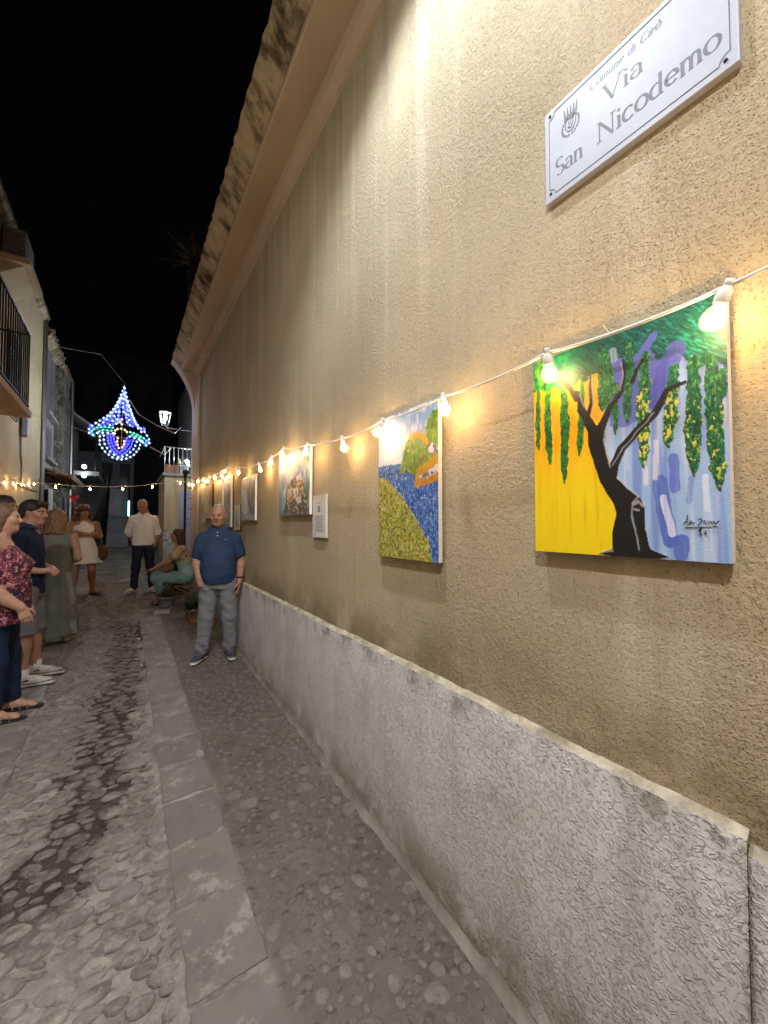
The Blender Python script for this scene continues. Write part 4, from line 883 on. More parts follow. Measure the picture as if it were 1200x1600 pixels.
# ================================================================== street name sign
sgn = thing('street_sign', 'white marble street name sign reading Via San Nicodemo high on the ochre wall', 'street sign', (WX-.004, .5085, 2.697))
SW, SH = .488, .303
t_ = NT('white_marble'); M['marble'] = t_.fin(t_.ramp(t_.noise(5, 5, .6), (.3, (.38, .41, .49)), (.7, (.45, .48, .56))), .4, None, .4)
M['engraved'] = plain('engraved_grey', (.15, .15, .17), .5, .3)
MB().box((-.016, -SW/2, 0), (.01, SW/2, SH)).build('plate', M['marble'], sgn, bev=.002)
def arc(cx, cy, rx, ry, a0, a1, n=14): return [(cx+rx*math.cos(R(a0+(a1-a0)*k/n)), cy+ry*math.sin(R(a0+(a1-a0)*k/n))) for k in range(n+1)]
L = lambda *p: list(p)
SER = lambda x, y, w=.13: [(x-w, y), (x+w, y)]
G = {   # glyphs, cap height 1, x height .62: strokes then advance
 'V': ([L((.06, 1), (.40, 0)), L((.40, 0), (.74, 1)), SER(.06, 1), SER(.74, 1)], .82),
 'N': ([L((.12, 0), (.12, 1)), L((.12, 1), (.76, 0)), L((.76, 0), (.76, 1)), SER(.10, 0), SER(.08, 1, .1), SER(.78, 1)], .92),
 'S': ([arc(.30, .74, .23, .25, 40, 270)+arc(.30, .25, .24, .24, 90, -140)], .62), 'C': ([arc(.42, .5, .36, .5, 50, 312, 20)], .82),
 'i': ([L((.14, 0), (.14, .6)), SER(.14, 0, .12), L((.03, .6), (.14, .6)), L((.13, .80), (.15, .90))], .28),
 'a': ([arc(.24, .44, .17, .18, 160, 0)+[(.41, 0)], arc(.24, .17, .18, .17, 70, 370, 16), L((.41, .03), (.50, 0))], .54),
 'n': ([L((.12, 0), (.12, .62)), arc(.29, .40, .17, .21, 170, 0)+[(.46, 0)], SER(.12, 0, .11), SER(.46, 0, .11), L((.01, .62), (.12, .62))], .60),
 'm': ([L((.12, 0), (.12, .62)), arc(.27, .42, .15, .19, 170, 0)+[(.42, 0)], arc(.57, .42, .15, .19, 170, 0)+[(.72, 0)], SER(.12, 0, .1), SER(.42, 0, .09), SER(.72, 0, .1), L((.01, .62), (.12, .62))], .86),
 'o': ([arc(.30, .31, .25, .31, 90, 450, 22)], .62), 'c': ([arc(.30, .31, .25, .31, 45, 315, 18)], .56),
 'e': ([L((.07, .34), (.52, .34))+arc(.30, .33, .23, .28, 5, 315, 18)], .58),
 'd': ([arc(.27, .31, .22, .31, 60, 300, 18), L((.46, 0), (.46, 1)), L((.36, 1), (.46, 1)), L((.46, 0), (.56, 0))], .60),
 'u': ([L((.10, .62), (.10, .2))+arc(.27, .2, .17, .2, 180, 340), L((.44, .62), (.44, 0)), L((.0, .62), (.1, .62)), L((.44, 0), (.54, 0))], .58),
 'r': ([L((.12, 0), (.12, .62)), arc(.30, .40, .18, .2, 170, 60), SER(.12, 0, .11), L((.01, .62), (.12, .62))], .44)}
G['ò'] = (G['o'][0]+[L((.18, .92), (.34, .76))], .62)
zk = [0]
def write(text, u0, u1, vbase, size, thick, thin, slant=0., name='lettering', mat='engraved'):
    adv = sum(.42 if ch == ' ' else G[ch][1] for ch in text); sx = (u1-u0)*SW/adv; x = 0; mb = MB()
    for ch in text:
        if ch == ' ': x += .42; continue
        for s in G[ch][0]:
            P2 = [((x+a+slant*b)*sx, b*size) for a, b in s]; n = len(P2); Lf = []; Rt = []
            for i in range(n):
                a = P2[max(i-1, 0)]; b = P2[min(i+1, n-1)]; dx, dy = b[0]-a[0], b[1]-a[1]; l = math.hypot(dx, dy) or 1e-9
                diag = abs(dy)/l if not (ch in 'VN' and dx*dy > 0) else .15
                if ch == 'N' and abs(dx) < 1e-6: diag = .35
                ww = (thin+(thick-thin)*diag**1.5)/2; nx_, ny_ = -dy/l*ww, dx/l*ww
                Lf.append((P2[i][0]+nx_, P2[i][1]+ny_)); Rt.append((P2[i][0]-nx_, P2[i][1]-ny_))
            zk[0] = (zk[0]+1) % 40; xx = -.0164-zk[0]*.00001
            cv = lambda q: (xx, SW/2-(u0*SW+q[0]), (1-vbase)*SH+q[1])
            mb.add([cv(q) for q in Lf]+[cv(q) for q in Rt], [(i, i+1, n+i+1, n+i) for i in range(n-1)])
        x += G[ch][1]
    return mb.build(name, M[mat], sgn)
write('Comune di Cirò', .305, .69, .185, .022, .0030, .0016, .25)
write('Via', .385, .605, .44, .053, .0075, .0026)
write('San', .075, .262, .775, .055, .0075, .0026)
write('Nicodemo', .348, .94, .775, .058, .0078, .0027)
bo = MB(); e = .016; cN = .02
def sgp(u, v): return (-.0167, SW/2-u, SH-v)
x0, x1, y0, y1 = e, SW-e, e*.9, SH-e*1.2
pth = []
for (cx, cy, a0) in ((x0, y0, 90), (x1, y0, 180), (x1, y1, 270), (x0, y1, 0)):
    pth += [(cx+cN*math.cos(R(a0-90*k/6)), cy+cN*math.sin(R(a0-90*k/6))) for k in range(7)]
pth.append(pth[0])
bo.tube([sgp(*q) for q in pth], .0009, 4, False); bo.build('border_line', M['engraved'], sgn)
for (u, v) in ((.04, .06), (.955, .06), (.04, .915), (.95, .925)):
    MB().lathe([(.001, .004), (.004, .0025), (.0045, 0)], n=10, M=Matrix.Rotation(-math.pi/2, 3, 'Y')).build('screw', M['iron'], sgn, loc=(-.016, SW/2-u*SW, SH-v*SH))
cr_ = MB(); q = lambda u, v: (-.0168, SW/2-u*SW, SH-v*SH)     # town crest: crown, shield, laurels
for k in range(5):
    u = .142+k*.018; cr_.add([q(u, .225), q(u+.012, .225), q(u+.009+(k-2)*.004, .14), q(u+.003+(k-2)*.004, .14)], [(0, 1, 2, 3)])
cr_.add([q(.138, .245), q(.226, .245), q(.226, .228), q(.138, .228)], [(0, 1, 2, 3)])
sh = [(.148, .265), (.216, .265), (.216, .345), (.205, .385), (.182, .41), (.159, .385), (.148, .345), (.148, .265)]
cr_.tube([q(*a) for a in sh], .0009, 4)
cr_.tube([q(.165, .29), q(.175, .32), q(.165, .36), q(.185, .37), q(.2, .33), q(.19, .29), q(.205, .28)], .0009, 4); cr_.tube([q(.182, .28), q(.186, .39)], .0007, 4)
for s in (-1, 1):
    for k in range(9):
        a = R(-70+k*19); u = .182+s*(.052)*math.cos(a); v = .36+.095*math.sin(-a)*-1
        cr_.add([q(u, v), q(u+s*.012, v-.008), q(u+s*.006, v-.034), q(u-s*.004, v-.012)], [(0, 1, 2, 3)])
cr_.build('town_crest', M['engraved'], sgn)
# ================================================================== people: smooth distance fields turned into one mesh each
def V3(*a): return np.array(a, float)
def rotm(rx=0, ry=0, rz=0):
    cx, sx, cy_, sy, cz, sz = math.cos(rx), math.sin(rx), math.cos(ry), math.sin(ry), math.cos(rz), math.sin(rz)
    return np.array([[cz, -sz, 0], [sz, cz, 0], [0, 0, 1]]) @ np.array([[cy_, 0, sy], [0, 1, 0], [-sy, 0, cy_]]) @ np.array([[1, 0, 0], [0, cx, -sx], [0, sx, cx]])
class SDF:
    def __init__(s): s.p = []; s.cuts = []
    def cone(s, a, b, ra, rb=None, k=.025, sq=None, op='+'):
        a = V3(*a); b = V3(*b); rb = ra if rb is None else rb; m = max(ra, rb)+k+.02
        def f(X, Y, Z):
            d = b-a; L = d @ d+1e-12; px, py, pz = X-a[0], Y-a[1], Z-a[2]; t = np.clip((px*d[0]+py*d[1]+pz*d[2])/L, 0, 1)
            qx, qy, qz = px-t*d[0], py-t*d[1], pz-t*d[2]
            if sq is not None: qx, qy, qz = qx/sq[0], qy/sq[1], qz/sq[2]
            return np.sqrt(qx*qx+qy*qy+qz*qz)-(ra+(rb-ra)*t)
        s.p.append((f, np.minimum(a, b)-m*1.3, np.maximum(a, b)+m*1.3, k, op)); return s
    def chain(s, pts, rs, k=.02, sq=None):
        for i in range(len(pts)-1): s.cone(pts[i], pts[i+1], rs[i], rs[i+1], k, sq)
        return s
    def ell(s, c, r, Rm=None, k=.025, op='+'):
        c = V3(*c); r = V3(*r); Rm = np.eye(3) if Rm is None else Rm; m = r.max()+k+.03
        def f(X, Y, Z):
            px, py, pz = X-c[0], Y-c[1], Z-c[2]
            x = Rm[0, 0]*px+Rm[1, 0]*py+Rm[2, 0]*pz; y = Rm[0, 1]*px+Rm[1, 1]*py+Rm[2, 1]*pz; z = Rm[0, 2]*px+Rm[1, 2]*py+Rm[2, 2]*pz
            k0 = np.sqrt((x/r[0])**2+(y/r[1])**2+(z/r[2])**2); k1 = np.sqrt((x/r[0]**2)**2+(y/r[1]**2)**2+(z/r[2]**2)**2)+1e-9
            return k0*(k0-1)/k1
        s.p.append((f, c-m, c+m, k, op)); return s
    def loft(s, sec, k=.025, Rm=None, o=(0, 0, 0), wr=0., op='+', fold=0):   # sections (z, rx, ry, cx, cy)
        sec = [tuple(q)+(0,)*(5-len(q)) for q in sec]; A = np.array(sec, float); o = V3(*o); Rm = np.eye(3) if Rm is None else Rm
        pts = []
        for z, rx, ry, cx, cy_ in sec:
            for sx in (-1, 1):
                for sy in (-1, 1): pts.append(Rm @ V3(cx+sx*rx*1.25, cy_+sy*ry*1.25, z)+o)
        pts = np.array(pts); m = k+.03
        def f(X, Y, Z):
            px, py, pz = X-o[0], Y-o[1], Z-o[2]
            x = Rm[0, 0]*px+Rm[1, 0]*py+Rm[2, 0]*pz; y = Rm[0, 1]*px+Rm[1, 1]*py+Rm[2, 1]*pz; z = Rm[0, 2]*px+Rm[1, 2]*py+Rm[2, 2]*pz
            I = lambda j: np.interp(z, A[:, 0], A[:, j])
            rx, ry = I(1), I(2); ux, uy = x-I(3), y-I(4)
            q = np.sqrt((ux/rx)**2+(uy/ry)**2)
            if fold: th = np.arctan2(uy/ry, ux/rx); q = q*(1+wr*np.sin(th*fold+z*2.)*np.clip((A[-1, 0]-z)/(A[-1, 0]-A[0, 0]), 0, 1))
            d = (q-1)*np.minimum(rx, ry)*.95
            return np.maximum(d, np.maximum(A[0, 0]-z, z-A[-1, 0]))
        s.p.append((f, pts.min(0)-m, pts.max(0)+m, k, op)); return s
    def cut(s, n, c): s.cuts.append((V3(*n)/np.linalg.norm(n), c)); return s        # keep n.p <= c
    def wrinkle(s, amp, freq, seed=0): s.wr = (amp, freq, seed); return s
    wr = None
    def ev(s, xs, ys, zs):
        D = np.full((len(xs), len(ys), len(zs)), .3, np.float32)
        for f, lo, hi, k, op in s.p:
            i0, i1 = np.searchsorted(xs, [lo[0], hi[0]]); j0, j1 = np.searchsorted(ys, [lo[1], hi[1]]); k0, k1 = np.searchsorted(zs, [lo[2], hi[2]])
            if i1 <= i0 or j1 <= j0 or k1 <= k0: continue
            X = xs[i0:i1, None, None]; Y = ys[None, j0:j1, None]; Z = zs[None, None, k0:k1]
            d = np.broadcast_to(f(X, Y, Z), (i1-i0, j1-j0, k1-k0)); sl = D[i0:i1, j0:j1, k0:k1]
            if op == '+': h = np.clip(.5+.5*(sl-d)/k, 0, 1); D[i0:i1, j0:j1, k0:k1] = sl*(1-h)+d*h-k*h*(1-h)
            else: h = np.clip(.5-.5*(sl+d)/k, 0, 1); D[i0:i1, j0:j1, k0:k1] = sl*(1-h)-d*h+k*h*(1-h)
        X = xs[:, None, None]; Y = ys[None, :, None]; Z = zs[None, None, :]
        if s.wr:
            a, fq, sd = s.wr
            D = D+a*(np.sin(X*fq*1.1+Z*fq*.7+sd+2*np.sin(Y*fq*.5+Z*fq*.3))+.6*np.sin(Y*fq*1.3-Z*fq*1.5+sd*2+1.5*np.sin(X*fq*.8)))
        for n, c in s.cuts: D = np.maximum(D, n[0]*X+n[1]*Y+n[2]*Z-c)
        return D
    def bounds(s):
        ps = [q for q in s.p if q[4] == '+']; return np.min([q[1] for q in ps], 0), np.max([q[2] for q in ps], 0)
def nets(xs, ys, zs, D):
    S = D < 0; c = [S[i:S.shape[0]-1+i, j:S.shape[1]-1+j, k:S.shape[2]-1+k] for i in (0, 1) for j in (0, 1) for k in (0, 1)]
    cnt = sum(q.astype(np.int8) for q in c); mixed = (cnt > 0) & (cnt < 8); ids = np.full(mixed.shape, -1, np.int64); n = int(mixed.sum()); ids[mixed] = np.arange(n)
    if n == 0: return np.zeros((0, 3)), np.zeros((0, 4), int)
    I, J, K_ = np.nonzero(mixed); acc = np.zeros((n, 3)); w_ = np.zeros(n)
    cor = [(i, j, k) for i in (0, 1) for j in (0, 1) for k in (0, 1)]
    pos = lambda q: np.stack([xs[I+q[0]], ys[J+q[1]], zs[K_+q[2]]], -1); val = {q: D[I+q[0], J+q[1], K_+q[2]] for q in cor}
    for a in cor:
        for ax in range(3):
            if a[ax] == 0:
                b_ = list(a); b_[ax] = 1; b_ = tuple(b_); va, vb = val[a], val[b_]; m = (va < 0) != (vb < 0)
                t = np.where(m, va/(va-vb+1e-12), 0)[:, None]; p_ = pos(a)*(1-t)+pos(b_)*t; acc += p_*m[:, None]; w_ += m
    V = acc/w_[:, None]; Q = []
    for ax in range(3):
        s0 = [slice(None)]*3; s1 = [slice(None)]*3; s0[ax] = slice(0, -1); s1[ax] = slice(1, None); A, B = S[tuple(s0)], S[tuple(s1)]
        o1, o2 = [(1, 2), (2, 0), (0, 1)][ax]; e = np.argwhere(A != B); e = e[(e[:, o1] > 0) & (e[:, o2] > 0) & (e[:, o1] < D.shape[o1]-1) & (e[:, o2] < D.shape[o2]-1)]
        if not len(e): continue
        def cell(d1, d2): q = e.copy(); q[:, o1] += d1; q[:, o2] += d2; return ids[q[:, 0], q[:, 1], q[:, 2]]
        q = np.stack([cell(-1, -1), cell(0, -1), cell(0, 0), cell(-1, 0)], -1); fl = A[e[:, 0], e[:, 1], e[:, 2]]
        q[~fl] = q[~fl][:, ::-1]; Q.append(q)
    Q = np.concatenate(Q); Q = Q[(Q >= 0).all(1)]
    return V, Q
def sdf_mesh(name, s, mat, parent, res=.011, boxes=(), colf=None):
    Vs = []; Qs = []; b = 0; lo, hi = s.bounds(); regs = [(lo, hi, res)]+[(np.maximum(np.array(q[0]), lo), np.minimum(np.array(q[1]), hi), q[2]) for q in boxes]
    for n_, (l, h, r) in enumerate(regs):
        xs, ys, zs = [np.arange(l[i], h[i]+r, r) for i in range(3)]; D = s.ev(xs, ys, zs)
        if n_ == 0:
            for q in regs[1:]:      # leave the finer regions to their own grid
                i0, i1 = np.searchsorted(xs, [q[0][0]+2*r, q[1][0]-2*r]); j0, j1 = np.searchsorted(ys, [q[0][1]+2*r, q[1][1]-2*r]); k0, k1 = np.searchsorted(zs, [q[0][2]+2*r, q[1][2]-2*r])
                if i1 > i0 and j1 > j0 and k1 > k0: D[i0:i1, j0:j1, k0:k1] = np.nan
        V, Q = nets_nan(xs, ys, zs, D); Vs.append(V); Qs.append(Q+b); b += len(V)
    V = np.concatenate(Vs); Q = np.concatenate(Qs); me = npmesh(name, V, Q); smooth(me)
    if colf is not None: setcol(me, colf(np.array([v.co[:] for v in me.vertices]) if len(me.vertices) != len(V) else V))
    return ob(name, me, mat, parent)
def nets_nan(xs, ys, zs, D):
    bad = np.isnan(D); V, Q = nets(xs, ys, zs, np.where(bad, .3, D))
    if bad.any() and len(Q):      # drop faces on the border of a blanked region
        c = V[Q].mean(1); ix = np.clip(np.searchsorted(xs, c[:, 0]), 1, len(xs)-1); iy = np.clip(np.searchsorted(ys, c[:, 1]), 1, len(ys)-1); iz = np.clip(np.searchsorted(zs, c[:, 2]), 1, len(zs)-1)
        near = np.zeros(len(c), bool)
        for a in (-1, 0):
            for b_ in (-1, 0):
                for d in (-1, 0): near |= bad[ix+a, iy+b_, iz+d]
        Q = Q[~near]
    return V, Q
# ------------------------------------------------------------------ people materials
def m_skin():
    t = NT('skin'); b = t.b; c = t.mix(t.mr(t.noise(26, 4), .4, .7, 0, .25), t.attr(), t.mix(1, t.attr(), (.85, .62, .55), 'MULTIPLY'))
    t.fin(c, .5, t.bump(t.noise(220, 3), .15, .002), .4); b.inputs['Subsurface Weight'].default_value = .0; return t.m
M['skin'] = m_skin()
def fabric(name, col, var=.14, rough=.85, weave=350, bump=.36, fold=.85):
    t = NT(name); c = t.ramp(t.noise(7, 4, .6), (.3, tuple(k*(1-var) for k in col)), (.7, tuple(min(1, k*(1+var)) for k in col)))
    h = t.math('ADD', t.math('MULTIPLY', t.noise(weave, 2), .12), t.math('MULTIPLY', t.noise(9, 3, .5, t.co((1, 1, .6)), dist=1.2), fold))
    return t.fin(c, rough, t.bump(h, bump*2, .02), .15)
def hairmat(name, a, b_):
    t = NT(name); s = t.noise(1, 4, .6, t.co((120, 120, 16))); return t.fin(t.ramp(s, (.3, a), (.7, b_)), .45, t.bump(s, .7, .006), .4)
def m_attr(name, rough=.6): t = NT(name); return t.fin(t.attr(), rough, t.bump(t.noise(160, 3), .2, .003), .4)
M['shoe'] = m_attr('shoe')
# ------------------------------------------------------------------ body pieces
def head(S, hc, Rm, sc_=1., fem=False, nose=1., jaw=1.):
    T = lambda x, y, z: tuple(Rm @ V3(x, y, z)*sc_+V3(*hc)); r = lambda *a: tuple(q*sc_ for q in a)
    S.ell(T(0, .012, .036), r(.075, .094, .083), Rm, .02); S.ell(T(0, -.022, -.035), r(.060*jaw, .068, .078), Rm, .035); S.ell(T(0, -.058, -.092), r(.028*jaw, .026, .022), Rm, .03)
    S.cone(T(-.034, -.080, .020), T(.034, -.080, .020), .012*sc_, k=.02); S.ell(T(0, -.012, -.07), r(.052*jaw, .055, .04), Rm, .03)
    for q in (-1, 1):
        S.ell(T(q*.040, -.062, -.022), r(.026, .024, .024), Rm, .025); S.ell(T(q*.031, -.094, .002), r(.016, .012, .010), Rm, .012, '-'); S.ell(T(q*.031, -.078, .001), r(.0125, .0125, .0105), Rm, .003)
        S.ell(T(q*.075, .012, -.008), r(.009, .021, .032), Rm @ rotm(0, 0, q*.35), .010)
    S.cone(T(0, -.086, .010), T(0, -.104*nose, -.026), .008*sc_, .013*sc_, .012); S.ell(T(.012, -.094, -.030), r(.009, .011, .008), Rm, .008); S.ell(T(-.012, -.094, -.030), r(.009, .011, .008), Rm, .008)
    S.cone(T(-.018, -.082, -.054), T(.018, -.082, -.054), .008*sc_, k=.008); S.cone(T(-.015, -.080, -.066), T(.015, -.080, -.066), .009*sc_, k=.008); S.cone(T(-.020, -.092, -.060), T(.020, -.092, -.060), .003*sc_, k=.004, op='-')
    S.cone(T(0, .022, -.06), T(0, .045, -.17), .056*sc_*(.9 if fem else 1.08), .060*sc_*(.9 if fem else 1.1), .03)
def facecol(hc, Rm, sc_, skin, hairc=None, lip=(.30, .115, .085), brow=(.05, .035, .025), top=9, smile=False):
    skin = np.array(skin); lip = np.array(lip)
    def f(V):
        L = (V-V3(*hc)) @ Rm/sc_; c = np.tile(skin, (len(V), 1)); x, y, z = np.abs(L[:, 0]), L[:, 1], L[:, 2]; n = np.sin(V[:, 0]*90)*np.sin(V[:, 1]*80+V[:, 2]*70)
        c *= (1+.06*n)[:, None]; fr = y < -.04
        c[fr & (x < .05) & (z < -.01) & (z > -.05)] *= (1.05, .92, .88)
        c[(y < -.06) & (np.hypot(x/.022, (z+.060)/.010) < 1)] = lip; c[(y < -.07) & (x < .021) & (np.abs(z+.060) < .0028)] = (.45, .38, .34) if smile else (.10, .03, .03)
        e = (y < -.05) & (np.hypot((x-.031)/.017, (z-.001)/.009) < 1); c[e & (x < .043)] *= .6
        w_ = (y < -.05) & (np.hypot((x-.031)/.013, (z-.001)/.006) < 1); c[w_] = (.22, .18, .16); c[(y < -.05) & (np.hypot((x-.031), (z-.001)) < .0065)] = (.02, .015, .012)
        c[(y < -.05) & (x > .012) & (x < .052) & (np.abs(z-.021+(x-.03)*.1) < .0055)] = brow
        if hairc is not None: 
            h = (np.hypot(x/.085, 0) < 9) & (((z > .045+.5*(-y-.06)) & (y > -.075)) | ((y > .02) & (z > -.035))) & (np.linalg.norm(L, axis=1) < .16); h &= ~((y < .0) & (z < .05)); k = .5+.5*np.sin(V[:, 0]*300+V[:, 2]*220)
            c[h] = c[h]*.25+np.array(hairc)*(.75+.3*k[h, None])*.75
        return c
    return f
def hand(S, wr, d, palm, thumb, curl=.5, s=1.):
    d = V3(*d)/np.linalg.norm(d); palm = V3(*palm); palm = palm-d*(palm @ d); palm /= np.linalg.norm(palm); side = V3(*thumb); side = side-d*(side @ d)-palm*(side @ palm); side /= np.linalg.norm(side); wr = V3(*wr)
    for i, (o, L, r) in enumerate(((.030, .072, .0088), (.010, .082, .0092), (-.010, .076, .0088), (-.029, .058, .0078))):
        k = wr+d*.085*s+side*o*s; S.cone(wr+side*o*.45*s+d*.01, k, .0135*s, .0115*s, .014); a = curl*(.7+.12*i); p_ = k
        for seg, f in ((.45, .5), (.3, 1.1), (.25, 1.6)):
            q = p_+(d*math.cos(a*f)+palm*math.sin(a*f))*L*seg*s; S.cone(p_, q, r*s, r*.9*s, .004); p_ = q
    t0 = wr+d*.025*s+side*.02*s; t1 = t0+(d*.6+side*.75+palm*.35)*.04*s; t2 = t1+(d*.85+side*.3+palm*.45)*.032*s; t3 = t2+(d*.9+side*.05+palm*.5)*.024*s
    S.cone(t0, t1, .014*s, .0115*s, .012); S.cone(t1, t2, .0108*s, .010*s, .005); S.cone(t2, t3, .010*s, .0085*s, .004)
def shoes(root, feet, upper, sole, res=.008, name='shoe', L=.27, accent=None, strap=False):
    for (ax, ay, z0, an) in feet:      # ankle x, y, ground z, toe heading (0 = front)
        d = V3(math.sin(an), -math.cos(an), 0); p_ = V3(ax, ay, z0); s = SDF()
        s.ell(p_-d*.035+V3(0, 0, .035), (.038, .042, .045), rotm(0, 0, an), .03); s.cone(p_+d*.0+V3(0, 0, .055), p_+d*.10+V3(0, 0, .035), .042, .042, .03); s.cone(p_+d*.06+V3(0, 0, .034), p_+d*(L-.105)+V3(0, 0, .024), .046, .032, .03); s.cone(p_-d*.01+V3(0, 0, .06), p_-d*.015+V3(0, 0, .10), .04, .044, .02); s.cone(p_-d*.04+V3(0, 0, .008), p_+d*(L-.10)+V3(0, 0, .008), .042, .040, .012, (1, 1, .45))
        s.cut((0, 0, -1), -z0-.002)
        s.cut((0, 0, 1), z0+.105)
        def cf(V, z0=z0, p_=p_, d=d):
            c = np.tile(np.array(upper), (len(V), 1)); c[V[:, 2] < z0+.026] = sole; u = (V-p_) @ d
            if accent is not None: c[(np.abs(V[:, 2]-z0-.031) < .006)] = accent; c[(u > .0) & (u < .05) & (np.abs(V[:, 2]-z0-.055-u*.2) < .008)] = accent
            lc = (u > .03) & (u < .12) & (V[:, 2] > z0+.062) & (np.sin(u*330) > .3); c[lc] = np.minimum(1, np.array(upper)*1.6+.08)
            return c
        sdf_mesh(name, s, M['shoe'], root, res, (), cf)
def sandal(root, feet, res=.008, col=(.06, .04, .03), gem=True):
    for (ax, ay, z0, an) in feet:
        d = V3(math.sin(an), -math.cos(an), 0); sd = V3(d[1], -d[0], 0); p_ = V3(ax, ay, z0); s = SDF(); s.cone(p_-d*.055+V3(0, 0, .008), p_+d*.17+V3(0, 0, .008), .036, .044, .01, (1, 1, .28))
        s.cut((0, 0, -1), -z0-.001)
        sdf_mesh('sandal_sole', s, M['black'], root, res); b = MB()
        for u, hgt, w_ in ((.11, .052, .043), (.02, .085, .04), (.065, .066, .042)):
            b.tube([p_+d*u+sd*w_*math.cos(a)+V3(0, 0, .012+(hgt-.012)*math.sin(a)) for a in np.linspace(0, math.pi, 9)], .006, 5)
        b.build('sandal_strap', M['steel'] if gem else M['wood'], root)
def foot(S, ax, ay, z0, an):
    d = V3(math.sin(an), -math.cos(an), 0); p_ = V3(ax, ay, z0+.012); S.cone(p_-d*.03+V3(0, 0, .028), p_+d*.05+V3(0, 0, .04), .03, .034, .03); S.cone(p_+d*.04+V3(0, 0, .03), p_+d*.13+V3(0, 0, .016), .034, .03, .02, (1, 1, .8))
    sd = V3(-d[1], d[0], 0)
    for i in range(5): S.cone(p_+d*.12+sd*(-.03+.015*i)+V3(0, 0, .012), p_+d*(.168-.007*abs(i-1.3))+sd*(-.032+.016*i)+V3(0, 0, .009), .0105, .009, .006)
def person(label, loc, rz): return thing('person', label, 'person', loc, rz)
def grp(o, g): o['group'] = g
GP = 'people standing about the lane'
SK = (.40, .225, .155)
def arm(S, sh, el, wr, r=(.052, .042, .028), k=.03): S.cone(sh, el, r[0], r[1], k); S.cone(el, tuple((V3(*el)*.75+V3(*wr)*.25)), r[1], r[1]*1.02, .02); S.cone(tuple((V3(*el)*.75+V3(*wr)*.25)), wr, r[1]*1.02, r[2], .02)
def leg(S, hp_, kn, an, r=(.085, .056, .038), k=.04):
    S.cone(hp_, kn, r[0], r[1], k); c = tuple(V3(*kn)*.68+V3(*an)*.32+V3(0, .012, 0)); S.cone(kn, c, r[1], r[1]*1.02, .03); S.cone(c, an, r[1]*1.02, r[2], .03)
def gzl(o, lx, ly):      # height of the ground under a local foot position
    c, s_ = math.cos(o.rotation_euler.z), math.sin(o.rotation_euler.z); return gz(o.location.y+s_*lx+c*ly)-o.location.z+.012
# ---------------------------------------------------------------- man in the blue polo
o = person('man in blue polo shirt and grey chinos standing against the ochre wall', (.885, 4.68, gz(4.68)), R(-16))
HR = rotm(R(4), 0, R(-10)); hc = (-.005, -.035, 1.585)
fR, fL = (-.155, -.02), (.125, .03)
B = SDF(); head(B, hc, HR, 1.03, jaw=1.12)
B.loft([(.88, .15, .12), (1.05, .155, .12), (1.22, .15, .10), (1.32, .11, .07), (1.42, .05, .045)], .04)
shR, shL = (-.168, .005, 1.325), (.168, .01, 1.325)
elR, wrR = (-.235, .03, 1.08), (-.19, -.065, .90); elL, wrL = (.235, .045, 1.08), (.225, -.03, .86)
arm(B, shR, elR, wrR, (.056, .047, .033)); arm(B, shL, elL, wrL, (.056, .047, .033)); B.cone((-.05, 0, 1.36), shR, .03, .035, .03); B.cone((.05, 0, 1.36), shL, .03, .035, .03)
hand(B, wrL, (-.08, -.15, -1), (-1, .1, 0), (0, -1, 0), .55); B.cone(wrR, (-.17, -.075, .83), .032, .035)
leg(B, (-.09, 0, .86), (-.125, -.02, .47), (fR[0], fR[1], .09)); leg(B, (.09, 0, .86), (.115, -.005, .47), (fL[0], fL[1], .09))
sdf_mesh('body', B, M['skin'], o, .011, (((-.11, -.17, 1.44), (.11, .11, 1.74), .0055), ((.16, -.13, .66), (.30, .06, .90), .006)), facecol(hc, HR, 1.03, (.40, .215, .15), None, brow=(.16, .13, .11)))
S = SDF(); S.loft([(.835, .178, .150, 0, -.012), (.93, .184, .168, 0, -.022), (1.05, .185, .172, 0, -.028), (1.18, .182, .155, 0, -.02), (1.28, .172, .13), (1.36, .14, .105), (1.42, .085, .078), (1.455, .068, .066)], .04); S.cone((-.05, 0, 1.405), (-.16, .005, 1.338), .05, .056, .05); S.cone((.05, 0, 1.405), (.16, .01, 1.338), .05, .056, .05)
for sh, el in ((shR, elR), (shL, elL)): S.cone(sh, tuple(V3(*sh)*.32+V3(*el)*.68), .066, .072, .035)
S.wrinkle(.0036, 22, 1).cut((0, .05, -1), -.842).cut((.0, 0, 1), 1.462)
for sg_, sh, el in ((-1, shR, elR), (1, shL, elL)): pass
sdf_mesh('polo_shirt', S, fabric('blue_pique', (.032, .058, .125), .1), o, .011)
cb = MB(); V = []
for k in range(17):
    a = R(-78+k*336/16+ -90+0); a = R(-72 + k*(324/16)) + math.pi/2 + math.pi*0
    a = R(-90+18+k*324/16); x, y = math.cos(a), math.sin(a)
    V += [(.072*x, .012+.066*y, 1.487-.02*(y < -.5)), (.105*x, .008+.098*y, 1.447-.035*max(0, -y)), (.100*x, .008+.092*y, 1.440-.035*max(0, -y)), (.067*x, .012+.060*y, 1.475-.02*(y < -.5))]
cb.add(V, [(4*k+j, 4*k+(j+1) % 4, 4*k+4+(j+1) % 4, 4*k+4+j) for k in range(16) for j in range(4)]+[(0, 1, 2, 3), (67, 66, 65, 64)]); cb.build('collar', fabric('blue_collar', (.045, .08, .16)), o, sm=True)
for z in (1.40, 1.365): MB().lathe([(.001, .003), (.006, .002), (.007, 0)], n=8, M=Matrix.Rotation(R(90), 3, 'X')).build('button', M['white'], o, loc=(-.004, -.128-.25*(1.40-z)-.004, z))
S = SDF(); S.loft([(.78, .178, .135), (.86, .182, .142), (.97, .180, .14)], .03); 
